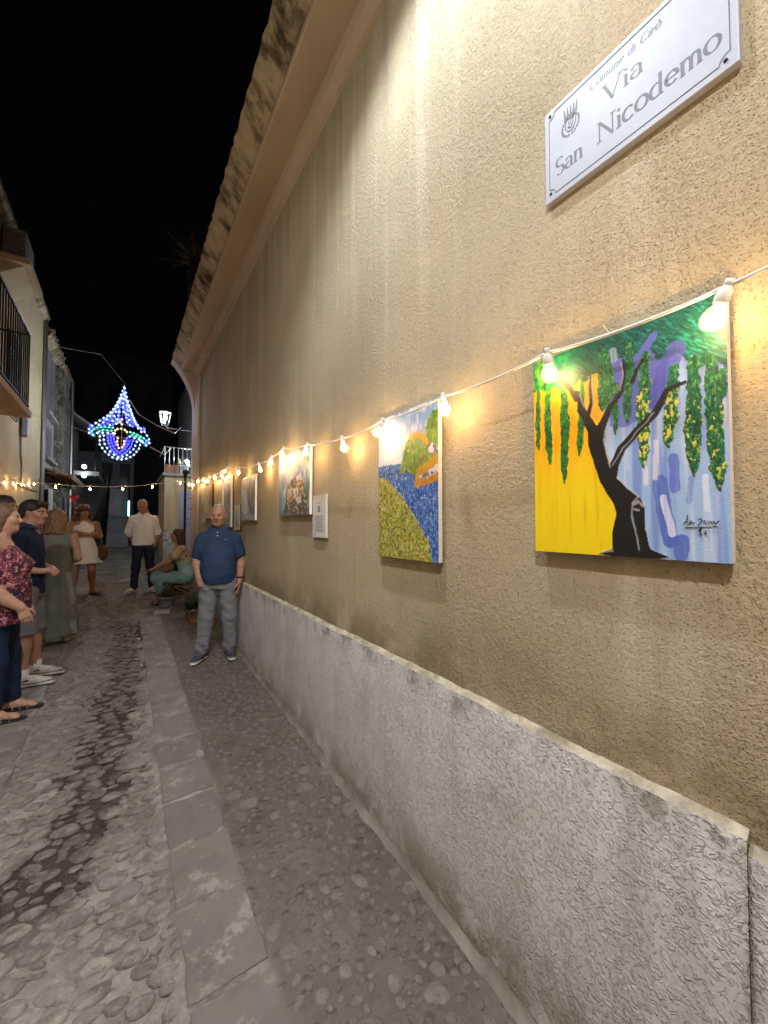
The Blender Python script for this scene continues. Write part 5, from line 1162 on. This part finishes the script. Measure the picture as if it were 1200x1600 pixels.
for f_, s_ in ((fR, -1), (fL, 1)):
    kn = (s_*.12, -.015, .47); S.cone((s_*.092, .0, .84), kn, .108, .083, .03); S.cone(kn, (f_[0], f_[1]+.005, .10), .083, .070, .03)
    for q in range(3): S.cone((f_[0]-.05, f_[1]-.045, .13+q*.045), (f_[0]+.05, f_[1]-.05, .145+q*.045), .022, .022, .02)
S.wrinkle(.0034, 42, 4).cut((0, 0, -1), -.075); sdf_mesh('trousers', S, fabric('grey_chino', (.20, .205, .225), .12), o, .011)
def cap_hair(o, hc, HR, k, mat, front=-.10, low=-.02, res=.009):
    S = SDF(); T_ = lambda x, y, z: tuple(HR @ V3(x, y, z)*k+V3(*hc)); S.ell(T_(0, .016, .038), (.0785*k, .097*k, .0865*k), HR, .02); S.ell(T_(0, .055, -.02), (.068*k, .056*k, .065*k), HR, .03)
    S.ell(T_(0, -.10, low), (.10*k, (.10+front+.085)*k, .105*k), HR, .012, '-')
    for q in (-1, 1): S.ell(T_(q*.085, -.005, -.03), (.03, .04, .052), HR, .01, '-')
    S.wrinkle(.0012, 130, 2); sdf_mesh('hair', S, mat, o, res)
gh = hairmat('grey_hair', (.14, .13, .125), (.36, .34, .33))
cap_hair(o, hc, HR, 1.03, gh, -.085, -.005)
shoes(o, [(fR[0], fR[1], gzl(o, *fR), R(-22)), (fL[0], fL[1], gzl(o, *fL), R(12))], (.045, .052, .07), (.6, .6, .58))
MB().tube([(wrL[0]+.036*math.cos(a), wrL[1]+.004+.034*math.sin(a), wrL[2]+.035) for a in np.linspace(0, 6.283, 13)], .009, 6).build('wristwatch', M['black'], o)
MB().box((.075, -.150, 1.318), (.095, -.1475, 1.324)).build('chest_emblem', plain('pale_thread', (.3, .35, .45)), o)
# ---------------------------------------------------------------- man in the white shirt
o = person('grey-haired man in white shirt and navy trousers looking down in the lane', (.31, 8.93, gz(8.93)), R(4))
HR = rotm(R(26), 0, R(-32)); hc = (-.035, -.065, 1.665); fR, fL = (-.15, 0), (.16, -.02)
B = SDF(); head(B, hc, HR, 1.02); B.loft([(.92, .15, .105), (1.1, .155, .11), (1.30, .165, .11), (1.40, .14, .09), (1.50, .06, .06)], .05)
shR, shL = (-.185, .01, 1.415), (.185, .01, 1.415); elR, wrR = (-.245, .10, 1.16), (-.17, .16, .98); elL, wrL = (.25, .09, 1.16), (.20, -.01, .98)
arm(B, shR, elR, wrR); arm(B, shL, elL, wrL); B.cone(wrL, (.175, -.04, .90), .032, .035); hand(B, wrR, (.5, .1, -.8), (0, -1, 0), (1, 0, 0), .6)
leg(B, (-.09, 0, .93), (-.115, -.02, .50), (*fR, .1)); leg(B, (.09, 0, .93), (.125, -.02, .50), (*fL, .1)); B.cone((0, .02, 1.46), (-.01, -.01, 1.58), .06, .058, .04)
sdf_mesh('body', B, M['skin'], o, .013, (((-.16, -.21, 1.52), (.10, .09, 1.82), .0065),), facecol(hc, HR, 1.02, (.36, .20, .14), None, brow=(.12, .1, .09)))
S = SDF(); S.loft([(.90, .185, .135), (1.05, .178, .135), (1.2, .18, .13), (1.34, .18, .125), (1.43, .14, .10), (1.49, .08, .075), (1.53, .068, .068)], .04); S.cone((-.06, 0, 1.475), (-.175, .01, 1.425), .048, .054, .05); S.cone((.06, 0, 1.475), (.175, .01, 1.425), .048, .054, .05)
for sh, el, wr in ((shR, elR, wrR), (shL, elL, wrL)): S.cone(sh, el, .064, .062, .03); S.cone(el, tuple(V3(*el)*.78+V3(*wr)*.22), .062, .058, .02)
S.wrinkle(.004, 30, 2).cut((0, 0, -1), -.905).cut((0, .25, 1), 1.53); sdf_mesh('shirt', S, fabric('white_linen', (.80, .81, .88), .05), o, .012)
cb = MB()
for s_ in (-1, 1): cb.add([(s_*.068, .03, 1.575), (s_*.055, -.065, 1.545), (s_*.012, -.115, 1.44), (s_*.075, -.085, 1.485), (s_*.10, .03, 1.525)], [(0, 1, 2, 3, 4)])
cb.build('collar', fabric('white_collar', (.74, .73, .75), .04), o)
S = SDF(); S.loft([(.82, .165, .12), (.92, .165, .12), (1.0, .16, .115)], .03)
for f_, s_ in ((fR, -1), (fL, 1)): S.cone((s_*.088, 0, .88), (s_*.12, -.015, .50), .098, .074, .03); S.cone((s_*.12, -.015, .50), (*f_, .10), .074, .064, .03)
S.wrinkle(.004, 30, 3).cut((0, 0, -1), -.07); sdf_mesh('trousers', S, fabric('navy_denim', (.018, .024, .05), .15), o, .012)
cap_hair(o, hc, HR, 1.02, gh, -.08, .0)
shoes(o, [(*fR, gzl(o, *fR), R(-50)), (*fL, gzl(o, *fL), R(5))], (.58, .56, .52), (.62, .61, .58), .010, accent=(.05, .05, .07))
# ---------------------------------------------------------------- woman in the white dress
o = person('woman in white dress with arms crossed and curly auburn hair', (-.63, 9.1, gz(9.1)), R(12))
HR = rotm(R(10), 0, R(12)); hc = (.0, -.03, 1.535); fR, fL = (-.14, .02), (.15, 0)
B = SDF(); head(B, hc, HR, .96, True); B.loft([(.80, .17, .12), (.90, .185, .13), (1.03, .145, .105), (1.18, .155, .12), (1.30, .155, .095), (1.40, .06, .055)], .05); B.cone((0, .01, 1.36), (0, 0, 1.45), .05, .05, .04)
shR, shL = (-.185, .01, 1.315), (.185, .01, 1.315); elR, elL = (-.245, -.03, 1.08), (.245, -.03, 1.08)
arm(B, shR, elR, (.06, -.185, 1.12), (.052, .045, .03)); arm(B, shL, elL, (-.07, -.165, 1.15), (.052, .045, .03)); hand(B, (.06, -.185, 1.12), (1, .18, .15), (0, .8, -.3), (0, 0, 1), .5, .92); hand(B, (-.07, -.165, 1.15), (-1, .2, .1), (0, .8, -.2), (0, 0, 1), .5, .92)
leg(B, (-.095, 0, .84), (-.12, -.02, .46), (*fR, .09), (.09, .06, .038)); leg(B, (.095, 0, .84), (.13, -.02, .46), (*fL, .09), (.09, .06, .038)); foot(B, *fR, gzl(o, *fR), R(-35)); foot(B, *fL, gzl(o, *fL), R(30))
sdf_mesh('body', B, M['skin'], o, .012, (((-.11, -.16, 1.41), (.11, .1, 1.66), .0065),), facecol(hc, HR, .96, (.36, .19, .125), smile=True, brow=(.12, .07, .05)))
S = SDF(); S.loft([(.58, .30, .215), (.66, .275, .195), (.82, .225, .165), (.92, .19, .14), (1.03, .155, .115), (1.16, .17, .145, 0, -.01), (1.27, .16, .115, 0, -.005), (1.345, .095, .08), (1.38, .07, .062)], .02, None, (0, 0, 0), .05, '+', 9)
S.wrinkle(.0022, 26, 6).cut((0, 0, -1), -.585).cut((0, 0, 1), 1.376)
for s_ in (-1, 1): S.ell((s_*.225, 0, 1.335), (.10, .16, .085), None, .02, '-')
sdf_mesh('dress', S, fabric('white_cotton', (.84, .83, .82), .04), o, .011)
S = SDF(); T_ = lambda x, y, z: tuple(HR @ V3(x, y, z)+V3(*hc)); rr = random.Random(8)
for k in range(60):
    a = rr.uniform(-2.75, 2.75); zz = rr.uniform(-.15, .10); q = .098 if zz > 0 else .105; p_ = T_(q*math.sin(a)*(1 if zz < .05 else .7), .02+q*math.cos(a)*(1 if zz < .05 else .8), zz)
    if abs(a) > 2.0 and zz < .05: continue
    S.ell(p_, (.03, .03, .034), None, .012)
S.ell(T_(0, .015, .05), (.09, .108, .092), HR, .03); S.ell(T_(0, -.12, -.055), (.058, .09, .09), HR, .015, '-'); S.wrinkle(.004, 110, 1); sdf_mesh('hair', S, hairmat('auburn_hair', (.05, .018, .012), (.15, .05, .03)), o, .010)
sandal(o, [(*fR, gzl(o, *fR)-.006, R(-35)), (*fL, gzl(o, *fL)-.006, R(30))], .012, gem=False)
bg_ = thing('shoulder_bag', 'brown leather shoulder bag hanging beside the woman in white dress', 'bag', (-.345, 9.12, gz(9.12)+.62), R(12))
S = SDF(); S.ell((0, 0, .16), (.075, .11, .16), None, .02); S.ell((0, 0, .1), (.085, .12, .10), None, .03); S.cut((0, 0, 1), .29); sdf_mesh('pouch', S, fabric('brown_leather', (.13, .06, .025), .2, .5), bg_, .012)
MB().tube([(0, -.05, .27), (-.045, -.03, .5), (-.09, 0, .735), (-.045, .03, .5), (0, .05, .27)], .010, 5).build('strap', plain('leather_strap', (.10, .045, .02), .5), bg_)
# ---------------------------------------------------------------- seated woman
o = person('seated woman in patterned blouse and pale teal trousers leaning over her knees', (.93, 7.72, gz(7.72)), R(-94))
B = SDF(); HR = rotm(R(-4), 0, R(8)); hc = (.0, -.16, 1.165); tl = rotm(R(14), 0, 0)
head(B, hc, HR, .95, True); B.loft([(0, .165, .13), (.2, .135, .105), (.38, .15, .11), (.50, .14, .085), (.58, .06, .055)], .05, tl, (0, .02, .43)); B.cone((0, -.10, .96), (0, -.13, 1.08), .05, .048, .04)
for s_ in (-1, 1):
    arm(B, (s_*.165, -.10, .915), (s_*.16, -.30, .72), (s_*.055, -.50, .60), (.046, .04, .027)); hand(B, (s_*.055, -.50, .60), (-s_*.3, -.8, -.25), (0, -.2, -1), (-s_, 0, 0), .7, .9)
    leg(B, (s_*.09, -.02, .43), (s_*.13, -.47, .47), (s_*.11, -.34, .09), (.085, .058, .038)); foot(B, s_*.11, -.34, gzl(o, s_*.11, -.34), 0)
sdf_mesh('body', B, M['skin'], o, .012, (((-.1, -.30, 1.04), (.1, -.03, 1.30), .0065),), facecol(hc, HR, .95, (.36, .19, .13)))
S = SDF(); S.loft([(.02, .175, .14), (.2, .15, .12), (.38, .165, .125), (.50, .155, .10), (.575, .08, .07)], .04, tl, (0, .02, .43))
for s_ in (-1, 1): S.cone((s_*.12, -.09, .93), (s_*.172, -.20, .82), .070, .075, .03)
S.wrinkle(.003, 30, 3)
t = NT('patterned_blouse'); v = t.vor(9, None, 'F1'); rg = t.math('FRACT', t.math('MULTIPLY', v, 4.2)); c = t.ramp(rg, (.0, (.46, .36, .20)), (.35, (.52, .45, .30)), (.45, (.10, .05, .03)), (.6, (.30, .12, .05)), (.7, (.52, .46, .33)), interp='CONSTANT'); c = t.mix(t.mr(t.xyz()[2], .68, .74, 1, 0), c, (.30, .46, .46)); sdf_mesh('blouse', S, t.fin(c, .8), o, .012)
S = SDF(); S.ell((0, -.02, .43), (.185, .16, .12), None, .03)
for s_ in (-1, 1): S.cone((s_*.095, -.04, .43), (s_*.135, -.47, .46), .105, .085, .04); S.cone((s_*.135, -.47, .46), (s_*.11, -.35, .17), .082, .065, .03)
S.wrinkle(.005, 28, 5).cut((0, 0, -1), -.16); t = NT('teal_trousers'); w_ = t.vor(6, None, 'DISTANCE_TO_EDGE'); sdf_mesh('trousers', S, t.fin(t.mix(t.mr(w_, .0, .045, .75, 0), (.20, .345, .36), (.04, .07, .09)), .8), o, .012)
S = SDF(); T_ = lambda x, y, z: tuple(HR @ V3(x, y, z)+V3(*hc)); S.ell(T_(0, .025, .04), (.088, .102, .09), HR, .03); S.cone(T_(.04, .06, -.02), T_(.05, .075, -.17), .05, .035, .04); S.cone(T_(-.04, .06, -.02), T_(-.05, .075, -.17), .05, .035, .04); S.cone(T_(.07, .0, .02), T_(.075, .02, -.13), .028, .025, .03); S.cone(T_(-.07, .0, .02), T_(-.075, .02, -.13), .028, .025, .03); S.ell(T_(0, -.10, -.04), (.062, .08, .10), HR, .015, '-'); S.wrinkle(.003, 90, 2); sdf_mesh('hair', S, hairmat('brown_hair', (.035, .018, .012), (.10, .05, .03)), o, .010)
sandal(o, [(.11, -.34, gzl(o, .11, -.34)-.006, 0), (-.11, -.34, gzl(o, -.11, -.34)-.006, 0)], .012, gem=False)
t = thing('handbag', 'tan handbag on the lap of the seated woman', 'bag', (.62, 7.72, gz(7.72)+.535), R(-94)); S = SDF(); S.ell((0, 0, .08), (.12, .11, .085), None, .03); S.cone((-.08, 0, .12), (.08, 0, .12), .045, .045, .03); S.wrinkle(.004, 34, 2); sdf_mesh('pouch', S, fabric('tan_leather', (.30, .18, .075), .15, .6), t, .012)
MB().tube([(-.09, 0, .14), (-.07, .08, .22), (0, .12, .26), (.07, .08, .22), (.09, 0, .14)], .008, 5).build('handle', plain('tan_strap', (.25, .14, .06), .6), t)
t = thing('folding_chair', 'low wooden folding chair under the seated woman', 'chair', (.93, 7.72, gz(7.72)), R(-94)); wd = plain('chair_wood', (.22, .13, .06), .6, .3, 0, .25)
for k in range(5): MB().box((-.2, -.2+k*.085, .29), (.2, -.13+k*.085, .31)).build('seat_slat', wd, t)
for s_ in (-1, 1):
    MB().tube([(s_*.2, -.24, .0), (s_*.2, .2, .30), (s_*.2, .27, .72)], .013, 6).build('leg', wd, t); MB().tube([(s_*.18, .25, .015), (s_*.18, -.2, .30)], .013, 6).build('leg', wd, t)
for z in (.55, .66): MB().box((-.2, .255+(z-.55)*.15, z), (.2, .27+(z-.55)*.15, z+.06)).build('back_slat', wd, t)
# ---------------------------------------------------------------- woman in the floral top
o = person('woman in floral sleeveless top and dark jeans in profile at the left edge', (-.825, 4.2, gz(4.2)), R(88))
HR = rotm(R(-3), 0, R(2)); hc = (.0, -.035, 1.555); fR, fL = (-.085, -.01), (.11, -.08)
B = SDF(); head(B, hc, HR, .98, True, jaw=1.08); B.loft([(.80, .19, .15), (.95, .19, .16), (1.08, .175, .15), (1.22, .175, .15), (1.33, .165, .105), (1.42, .07, .062)], .05); B.cone((0, .02, 1.38), (0, 0, 1.47), .058, .055, .05)
shR, elR, wrR = (-.20, .02, 1.325), (-.245, -.005, 1.04), (-.215, -.19, .885)
shL, elL, wrL = (.20, .02, 1.325), (.245, .04, 1.04), (.215, -.12, .86)
arm(B, shR, elR, wrR, (.070, .056, .032)); arm(B, shL, elL, wrL, (.066, .056, .032)); B.cone((-.09, .01, 1.35), shR, .07, .066, .05); B.cone((.09, .01, 1.35), shL, .07, .066, .05)
hand(B, wrR, (.05, -.35, -1), (1, .35, 0), (0, -1, .3), .75, .95); hand(B, wrL, (.0, -.3, -1), (-1, .2, 0), (0, -1, .3), .5, .95)
leg(B, (-.095, 0, .84), (-.10, -.02, .46), (*fR, .09)); leg(B, (.095, 0, .84), (.105, -.05, .46), (*fL, .09)); foot(B, *fR, gzl(o, *fR), R(4)); foot(B, *fL, gzl(o, *fL), R(0))
sdf_mesh('body', B, M['skin'], o, .010, (((-.11, -.17, 1.42), (.11, .11, 1.69), .0055), ((-.29, -.35, .68), (-.15, -.14, .93), .0055)), facecol(hc, HR, .98, (.47, .275, .19), brow=(.22, .13, .08)))
S = SDF(); S.loft([(.735, .225, .19, 0, 0), (.84, .215, .19, 0, -.01), (.98, .205, .185, 0, -.02), (1.10, .195, .175, 0, -.025), (1.20, .20, .19, 0, -.035), (1.28, .185, .15, 0, -.01), (1.35, .15, .095), (1.40, .11, .07)], .03, None, (0, 0, 0), .03, '+', 11)
S.wrinkle(.004, 24, 2).cut((0, 0, -1), -.745).cut((0, -.2, 1), 1.372)
for s_ in (-1, 1): S.ell((s_*.255, .02, 1.33), (.115, .13, .13), None, .02, '-')
t = NT('floral_print'); a = t.noise(30, 3, .6, None, dist=1.5); b_ = t.noise(22, 2, .5, t.co((1, 1, 1), loc=(4, 3, 1)), dist=1.); c = t.ramp(a, (.40, (.012, .008, .02)), (.5, (.10, .012, .04)), (.56, (.35, .08, .10)), (.66, (.60, .34, .32))); c = t.mix(t.mr(b_, .56, .60), c, (.012, .010, .03)); sdf_mesh('floral_top', S, t.fin(c, .8), o, .010)
for s_ in (-1, 1): MB().tube([(s_*.12, -.055, 1.345), (s_*.125, .0, 1.412), (s_*.12, .07, 1.36)], .007, 5).build('strap', plain('red_strap', (.25, .03, .03)), o)
S = SDF(); S.loft([(.76, .185, .15), (.86, .19, .155), (1.0, .18, .15)], .03)
for f_, s_ in ((fR, -1), (fL, 1)): kn = (s_*.10, -.02+(f_[1]-fR[1])*.5, .47); S.cone((s_*.098, .005, .83), kn, .115, .084, .03); S.cone(kn, (f_[0], f_[1], .115), .084, .062, .03)
S.wrinkle(.003, 32, 5).cut((0, 0, -1), -.105); sdf_mesh('jeans', S, fabric('dark_denim', (.014, .026, .060), .2), o, .010)
S = SDF(); T_ = lambda x, y, z: tuple(HR @ V3(x, y, z)*.98+V3(*hc)); S.ell(T_(0, .022, .042), (.084, .100, .088), HR, .03); S.ell(T_(0, .06, -.03), (.075, .07, .09), HR, .04); S.cone(T_(.072, -.005, .01), T_(.074, .02, -.09), .024, .022, .03); S.cone(T_(-.072, -.005, .01), T_(-.074, .02, -.09), .024, .022, .03); S.ell(T_(0, -.105, -.045), (.085, .085, .105), HR, .015, '-'); S.wrinkle(.002, 100, 2); sdf_mesh('hair', S, hairmat('light_brown_hair', (.10, .055, .03), (.20, .115, .065)), o, .009)
sandal(o, [(*fR, gzl(o, *fR)-.006, R(4)), (*fL, gzl(o, *fL)-.006, R(0))], .009)
# ---------------------------------------------------------------- young man in the navy polo
o = person('dark-haired young man in navy polo and white trainers facing right', (-.755, 4.93, gz(4.93)), R(80))
HR = rotm(R(2), 0, R(-16)); hc = (.0, -.04, 1.585); fR, fL = (-.13, -.03), (.13, -.04)
B = SDF(); head(B, hc, HR, .98, nose=1.03); B.loft([(.90, .14, .10), (1.05, .14, .105), (1.25, .16, .11), (1.38, .145, .085), (1.46, .06, .055)], .05); B.cone((0, .01, 1.40), (0, -.01, 1.50), .054, .052, .04)
shR, elR, wrR = (-.175, .01, 1.345), (-.215, .05, 1.09), (-.10, -.14, 1.04); shL, elL, wrL = (.175, .01, 1.345), (.215, .04, 1.09), (.06, -.17, 1.05)
arm(B, shR, elR, wrR, (.046, .040, .027)); arm(B, shL, elL, wrL, (.046, .040, .027)); hand(B, wrR, (.9, -.45, .05), (.3, .5, -.8), (0, 0, 1), .9, .9); hand(B, wrL, (-.8, -.5, -.1), (.0, .5, -.8), (0, 0, 1), 1.0, .9)
leg(B, (-.09, 0, .87), (-.11, -.03, .48), (*fR, .09), (.08, .055, .038)); leg(B, (.09, 0, .87), (.11, -.03, .48), (*fL, .09), (.08, .055, .038))
sdf_mesh('body', B, M['skin'], o, .011, (((-.11, -.17, 1.45), (.11, .11, 1.71), .0055), ((-.14, -.35, .98), (.12, -.15, 1.13), .006)), facecol(hc, HR, .98, (.40, .22, .16), brow=(.03, .02, .015)))
S = SDF(); S.loft([(.82, .165, .125), (1.0, .16, .125), (1.2, .168, .125), (1.31, .16, .112), (1.38, .12, .09), (1.43, .078, .072), (1.46, .066, .062)], .04)
for s_, sh, el in ((-1, shR, elR), (1, shL, elL)): S.cone((s_*.06, 0, 1.41), (s_*.165, 0, 1.365), .046, .052, .05); S.cone(sh, tuple(V3(*sh)*.4+V3(*el)*.6), .060, .066, .03)
S.wrinkle(.003, 28, 7).cut((0, 0, -1), -.83).cut((0, 0, 1), 1.455); sdf_mesh('polo_shirt', S, fabric('navy_pique', (.016, .024, .05), .15), o, .011)
cb = MB()
for s_ in (-1, 1): cb.add([(s_*.062, .05, 1.51), (s_*.066, -.035, 1.485), (s_*.02, -.09, 1.44), (s_*.075, -.085, 1.43), (s_*.105, -.02, 1.455), (s_*.085, .06, 1.475)], [(0, 1, 2, 3, 4, 5)])
cb.build('collar', fabric('navy_collar', (.02, .03, .06)), o)
S = SDF(); S.loft([(.80, .155, .115), (.88, .16, .118), (.98, .15, .11)], .03)
for s_ in (-1, 1): S.cone((s_*.09, 0, .85), (s_*.112, -.03, .45), .098, .088, .03)
S.wrinkle(.003, 30, 3).cut((0, 0, -1), -.47); sdf_mesh('shorts', S, fabric('grey_shorts', (.17, .17, .18)), o, .012)
S = SDF(); T_ = lambda x, y, z: tuple(HR @ V3(x, y, z)*.98+V3(*hc)); S.ell(T_(0, .018, .052), (.083, .102, .082), HR, .03); S.ell(T_(0, .06, .0), (.074, .06, .075), HR, .03); S.cone(T_(-.05, -.07, .095), T_(.05, -.07, .095), .024, .024, .03); S.ell(T_(0, -.115, -.03), (.09, .09, .095), HR, .012, '-'); S.ell(T_(.085, -.0, -.03), (.03, .035, .05), HR, .01, '-'); S.ell(T_(-.085, -.0, -.03), (.03, .035, .05), HR, .01, '-'); S.wrinkle(.002, 110, 2); sdf_mesh('hair', S, hairmat('dark_hair', (.012, .009, .008), (.035, .025, .02)), o, .009)
shoes(o, [(*fR, gzl(o, *fR), R(8)), (*fL, gzl(o, *fL), R(-2))], (.50, .46, .42), (.62, .58, .54), .009, accent=(.03, .03, .03), L=.29)
for f_ in (fR, fL): MB().lathe([(.042, .095), (.044, .10), (.044, .165), (.042, .17)], n=12, cap=False).build('sock', M['white'], o, loc=(f_[0], f_[1], gzl(o, *f_)-.01))
# ---------------------------------------------------------------- woman in the long grey-green dress
o = person('woman seen from behind in long grey-green dress with shoulder-length fair hair', (-.69, 6.15, gz(6.15)), R(168))
HR = rotm(R(8), 0, R(-12)); hc = (.0, -.03, 1.485); fR, fL = (-.11, -.04), (.13, .06)
B = SDF(); head(B, hc, HR, .94, True); B.loft([(.80, .13, .10), (.95, .13, .10), (1.05, .12, .09), (1.2, .135, .10), (1.29, .135, .08), (1.36, .06, .055)], .04); B.cone((0, .01, 1.32), (0, 0, 1.41), .05, .05, .04)
shR, shL = (-.175, .01, 1.275), (.175, .01, 1.275); elR, wrR = (-.225, .01, 1.02), (-.10, -.17, .95); elL, wrL = (.225, .01, 1.02), (.10, -.17, .97)
arm(B, shR, elR, wrR, (.05, .043, .028)); arm(B, shL, elL, wrL, (.05, .043, .028)); hand(B, wrR, (.9, -.2, .1), (0, .8, -.2), (0, 0, 1), .6, .9); hand(B, wrL, (-.9, -.2, .1), (0, .8, -.2), (0, 0, 1), .6, .9)
leg(B, (-.07, 0, .8), (-.09, -.02, .44), (*fR, .09), (.07, .05, .036)); leg(B, (.07, 0, .8), (.10, 0, .44), (*fL, .09), (.07, .05, .036))
sdf_mesh('body', B, M['skin'], o, .013, (), facecol(hc, HR, .94, (.44, .26, .18)))
S = SDF(); S.loft([(.10, .26, .22, .01, .02), (.4, .225, .185, 0, .02), (.7, .19, .15), (.9, .17, .135), (1.03, .165, .125), (1.18, .17, .13), (1.26, .165, .105), (1.33, .12, .075), (1.365, .09, .06)], .03, None, (0, 0, 0), .06, '+', 10)
for s_ in (-1, 1): S.ell((s_*.235, .01, 1.28), (.085, .12, .10), None, .02, '-')
S.wrinkle(.004, 18, 3).cut((0, 0, -1), -.108).cut((0, 0, 1), 1.36); sdf_mesh('long_dress', S, fabric('grey_green_cloth', (.20, .212, .19), .12, fold=.8), o, .012)
S = SDF(); T_ = lambda x, y, z: tuple(HR @ V3(x, y, z)*.94+V3(*hc)); S.ell(T_(0, .025, .042), (.088, .104, .09), HR, .03)
for k in range(9): a = R(-110+k*27.5); S.cone(T_(.075*math.sin(a), .02+.08*math.cos(a), .0), T_(.098*math.sin(a), .03+.09*math.cos(a), -.17-.01*(k % 3)), .034, .022, .025)
S.ell(T_(0, -.11, -.05), (.062, .08, .12), HR, .015, '-'); S.wrinkle(.003, 90, 4); sdf_mesh('hair', S, hairmat('fair_hair', (.10, .055, .028), (.34, .21, .11)), o, .010)
shoes(o, [(*fR, gzl(o, *fR), R(10)), (*fL, gzl(o, *fL), R(70))], (.52, .50, .48), (.6, .59, .57), .011, L=.25)
# ---------------------------------------------------------------- man half hidden at the edge
o = person('short-haired man half hidden behind the woman in floral top', (-1.07, 5.6, gz(5.6)), R(62))
HR = rotm(0, 0, 0); hc = (0, -.03, 1.625); B = SDF(); head(B, hc, HR, 1.02); B.loft([(.9, .15, .11), (1.1, .155, .115), (1.3, .17, .11), (1.41, .15, .09), (1.5, .06, .055)], .05)
fR, fL = (-.12, 0), (.12, 0)
for s_ in (-1, 1): arm(B, (s_*.19, 0, 1.40), (s_*.24, .02, 1.12), (s_*.22, -.05, .88)); hand(B, (s_*.22, -.05, .88), (0, -.1, -1), (-s_, 0, 0), (0, -1, 0), .4); leg(B, (s_*.09, 0, .9), (s_*.11, -.02, .5), (s_*.12, 0, .09)); B.cone((s_*.08, 0, 1.43), (s_*.19, 0, 1.40), .05, .05, .04)
sdf_mesh('body', B, M['skin'], o, .013, (((-.11, -.16, 1.5), (.11, .11, 1.77), .007),), facecol(hc, HR, 1.02, (.40, .22, .16)))
S = SDF(); S.loft([(.86, .17, .13), (1.1, .17, .13), (1.3, .185, .125), (1.42, .15, .1), (1.49, .08, .07)], .04)
for s_ in (-1, 1): S.cone((s_*.06, 0, 1.44), (s_*.18, 0, 1.39), .048, .054, .05); S.cone((s_*.19, 0, 1.37), (s_*.23, .015, 1.2), .07, .07, .03)
S.wrinkle(.003, 28, 7).cut((0, 0, -1), -.87); sdf_mesh('t_shirt', S, fabric('dark_cotton', (.05, .05, .055)), o, .013)
S = SDF(); S.loft([(.84, .16, .12), (.95, .16, .12)], .03)
for s_ in (-1, 1): S.cone((s_*.09, 0, .88), (s_*.11, -.02, .5), .095, .075, .03); S.cone((s_*.11, -.02, .5), (s_*.12, 0, .1), .075, .062, .03)
S.wrinkle(.003, 28, 3).cut((0, 0, -1), -.08); sdf_mesh('trousers', S, fabric('dark_trousers', (.04, .045, .06)), o, .013)
S = SDF(); S.ell((0, -.012, 1.675), (.084, .104, .085), None, .03); S.ell((0, .03, 1.625), (.074, .06, .075), None, .03); S.ell((0, -.15, 1.59), (.09, .085, .10), None, .012, '-'); S.wrinkle(.002, 100, 2); sdf_mesh('hair', S, hairmat('brown_short_hair', (.03, .02, .014), (.07, .045, .03)), o, .010)
shoes(o, [(*fR, gzl(o, *fR), 0), (*fL, gzl(o, *fL), 0)], (.06, .06, .06), (.3, .3, .3), .012)
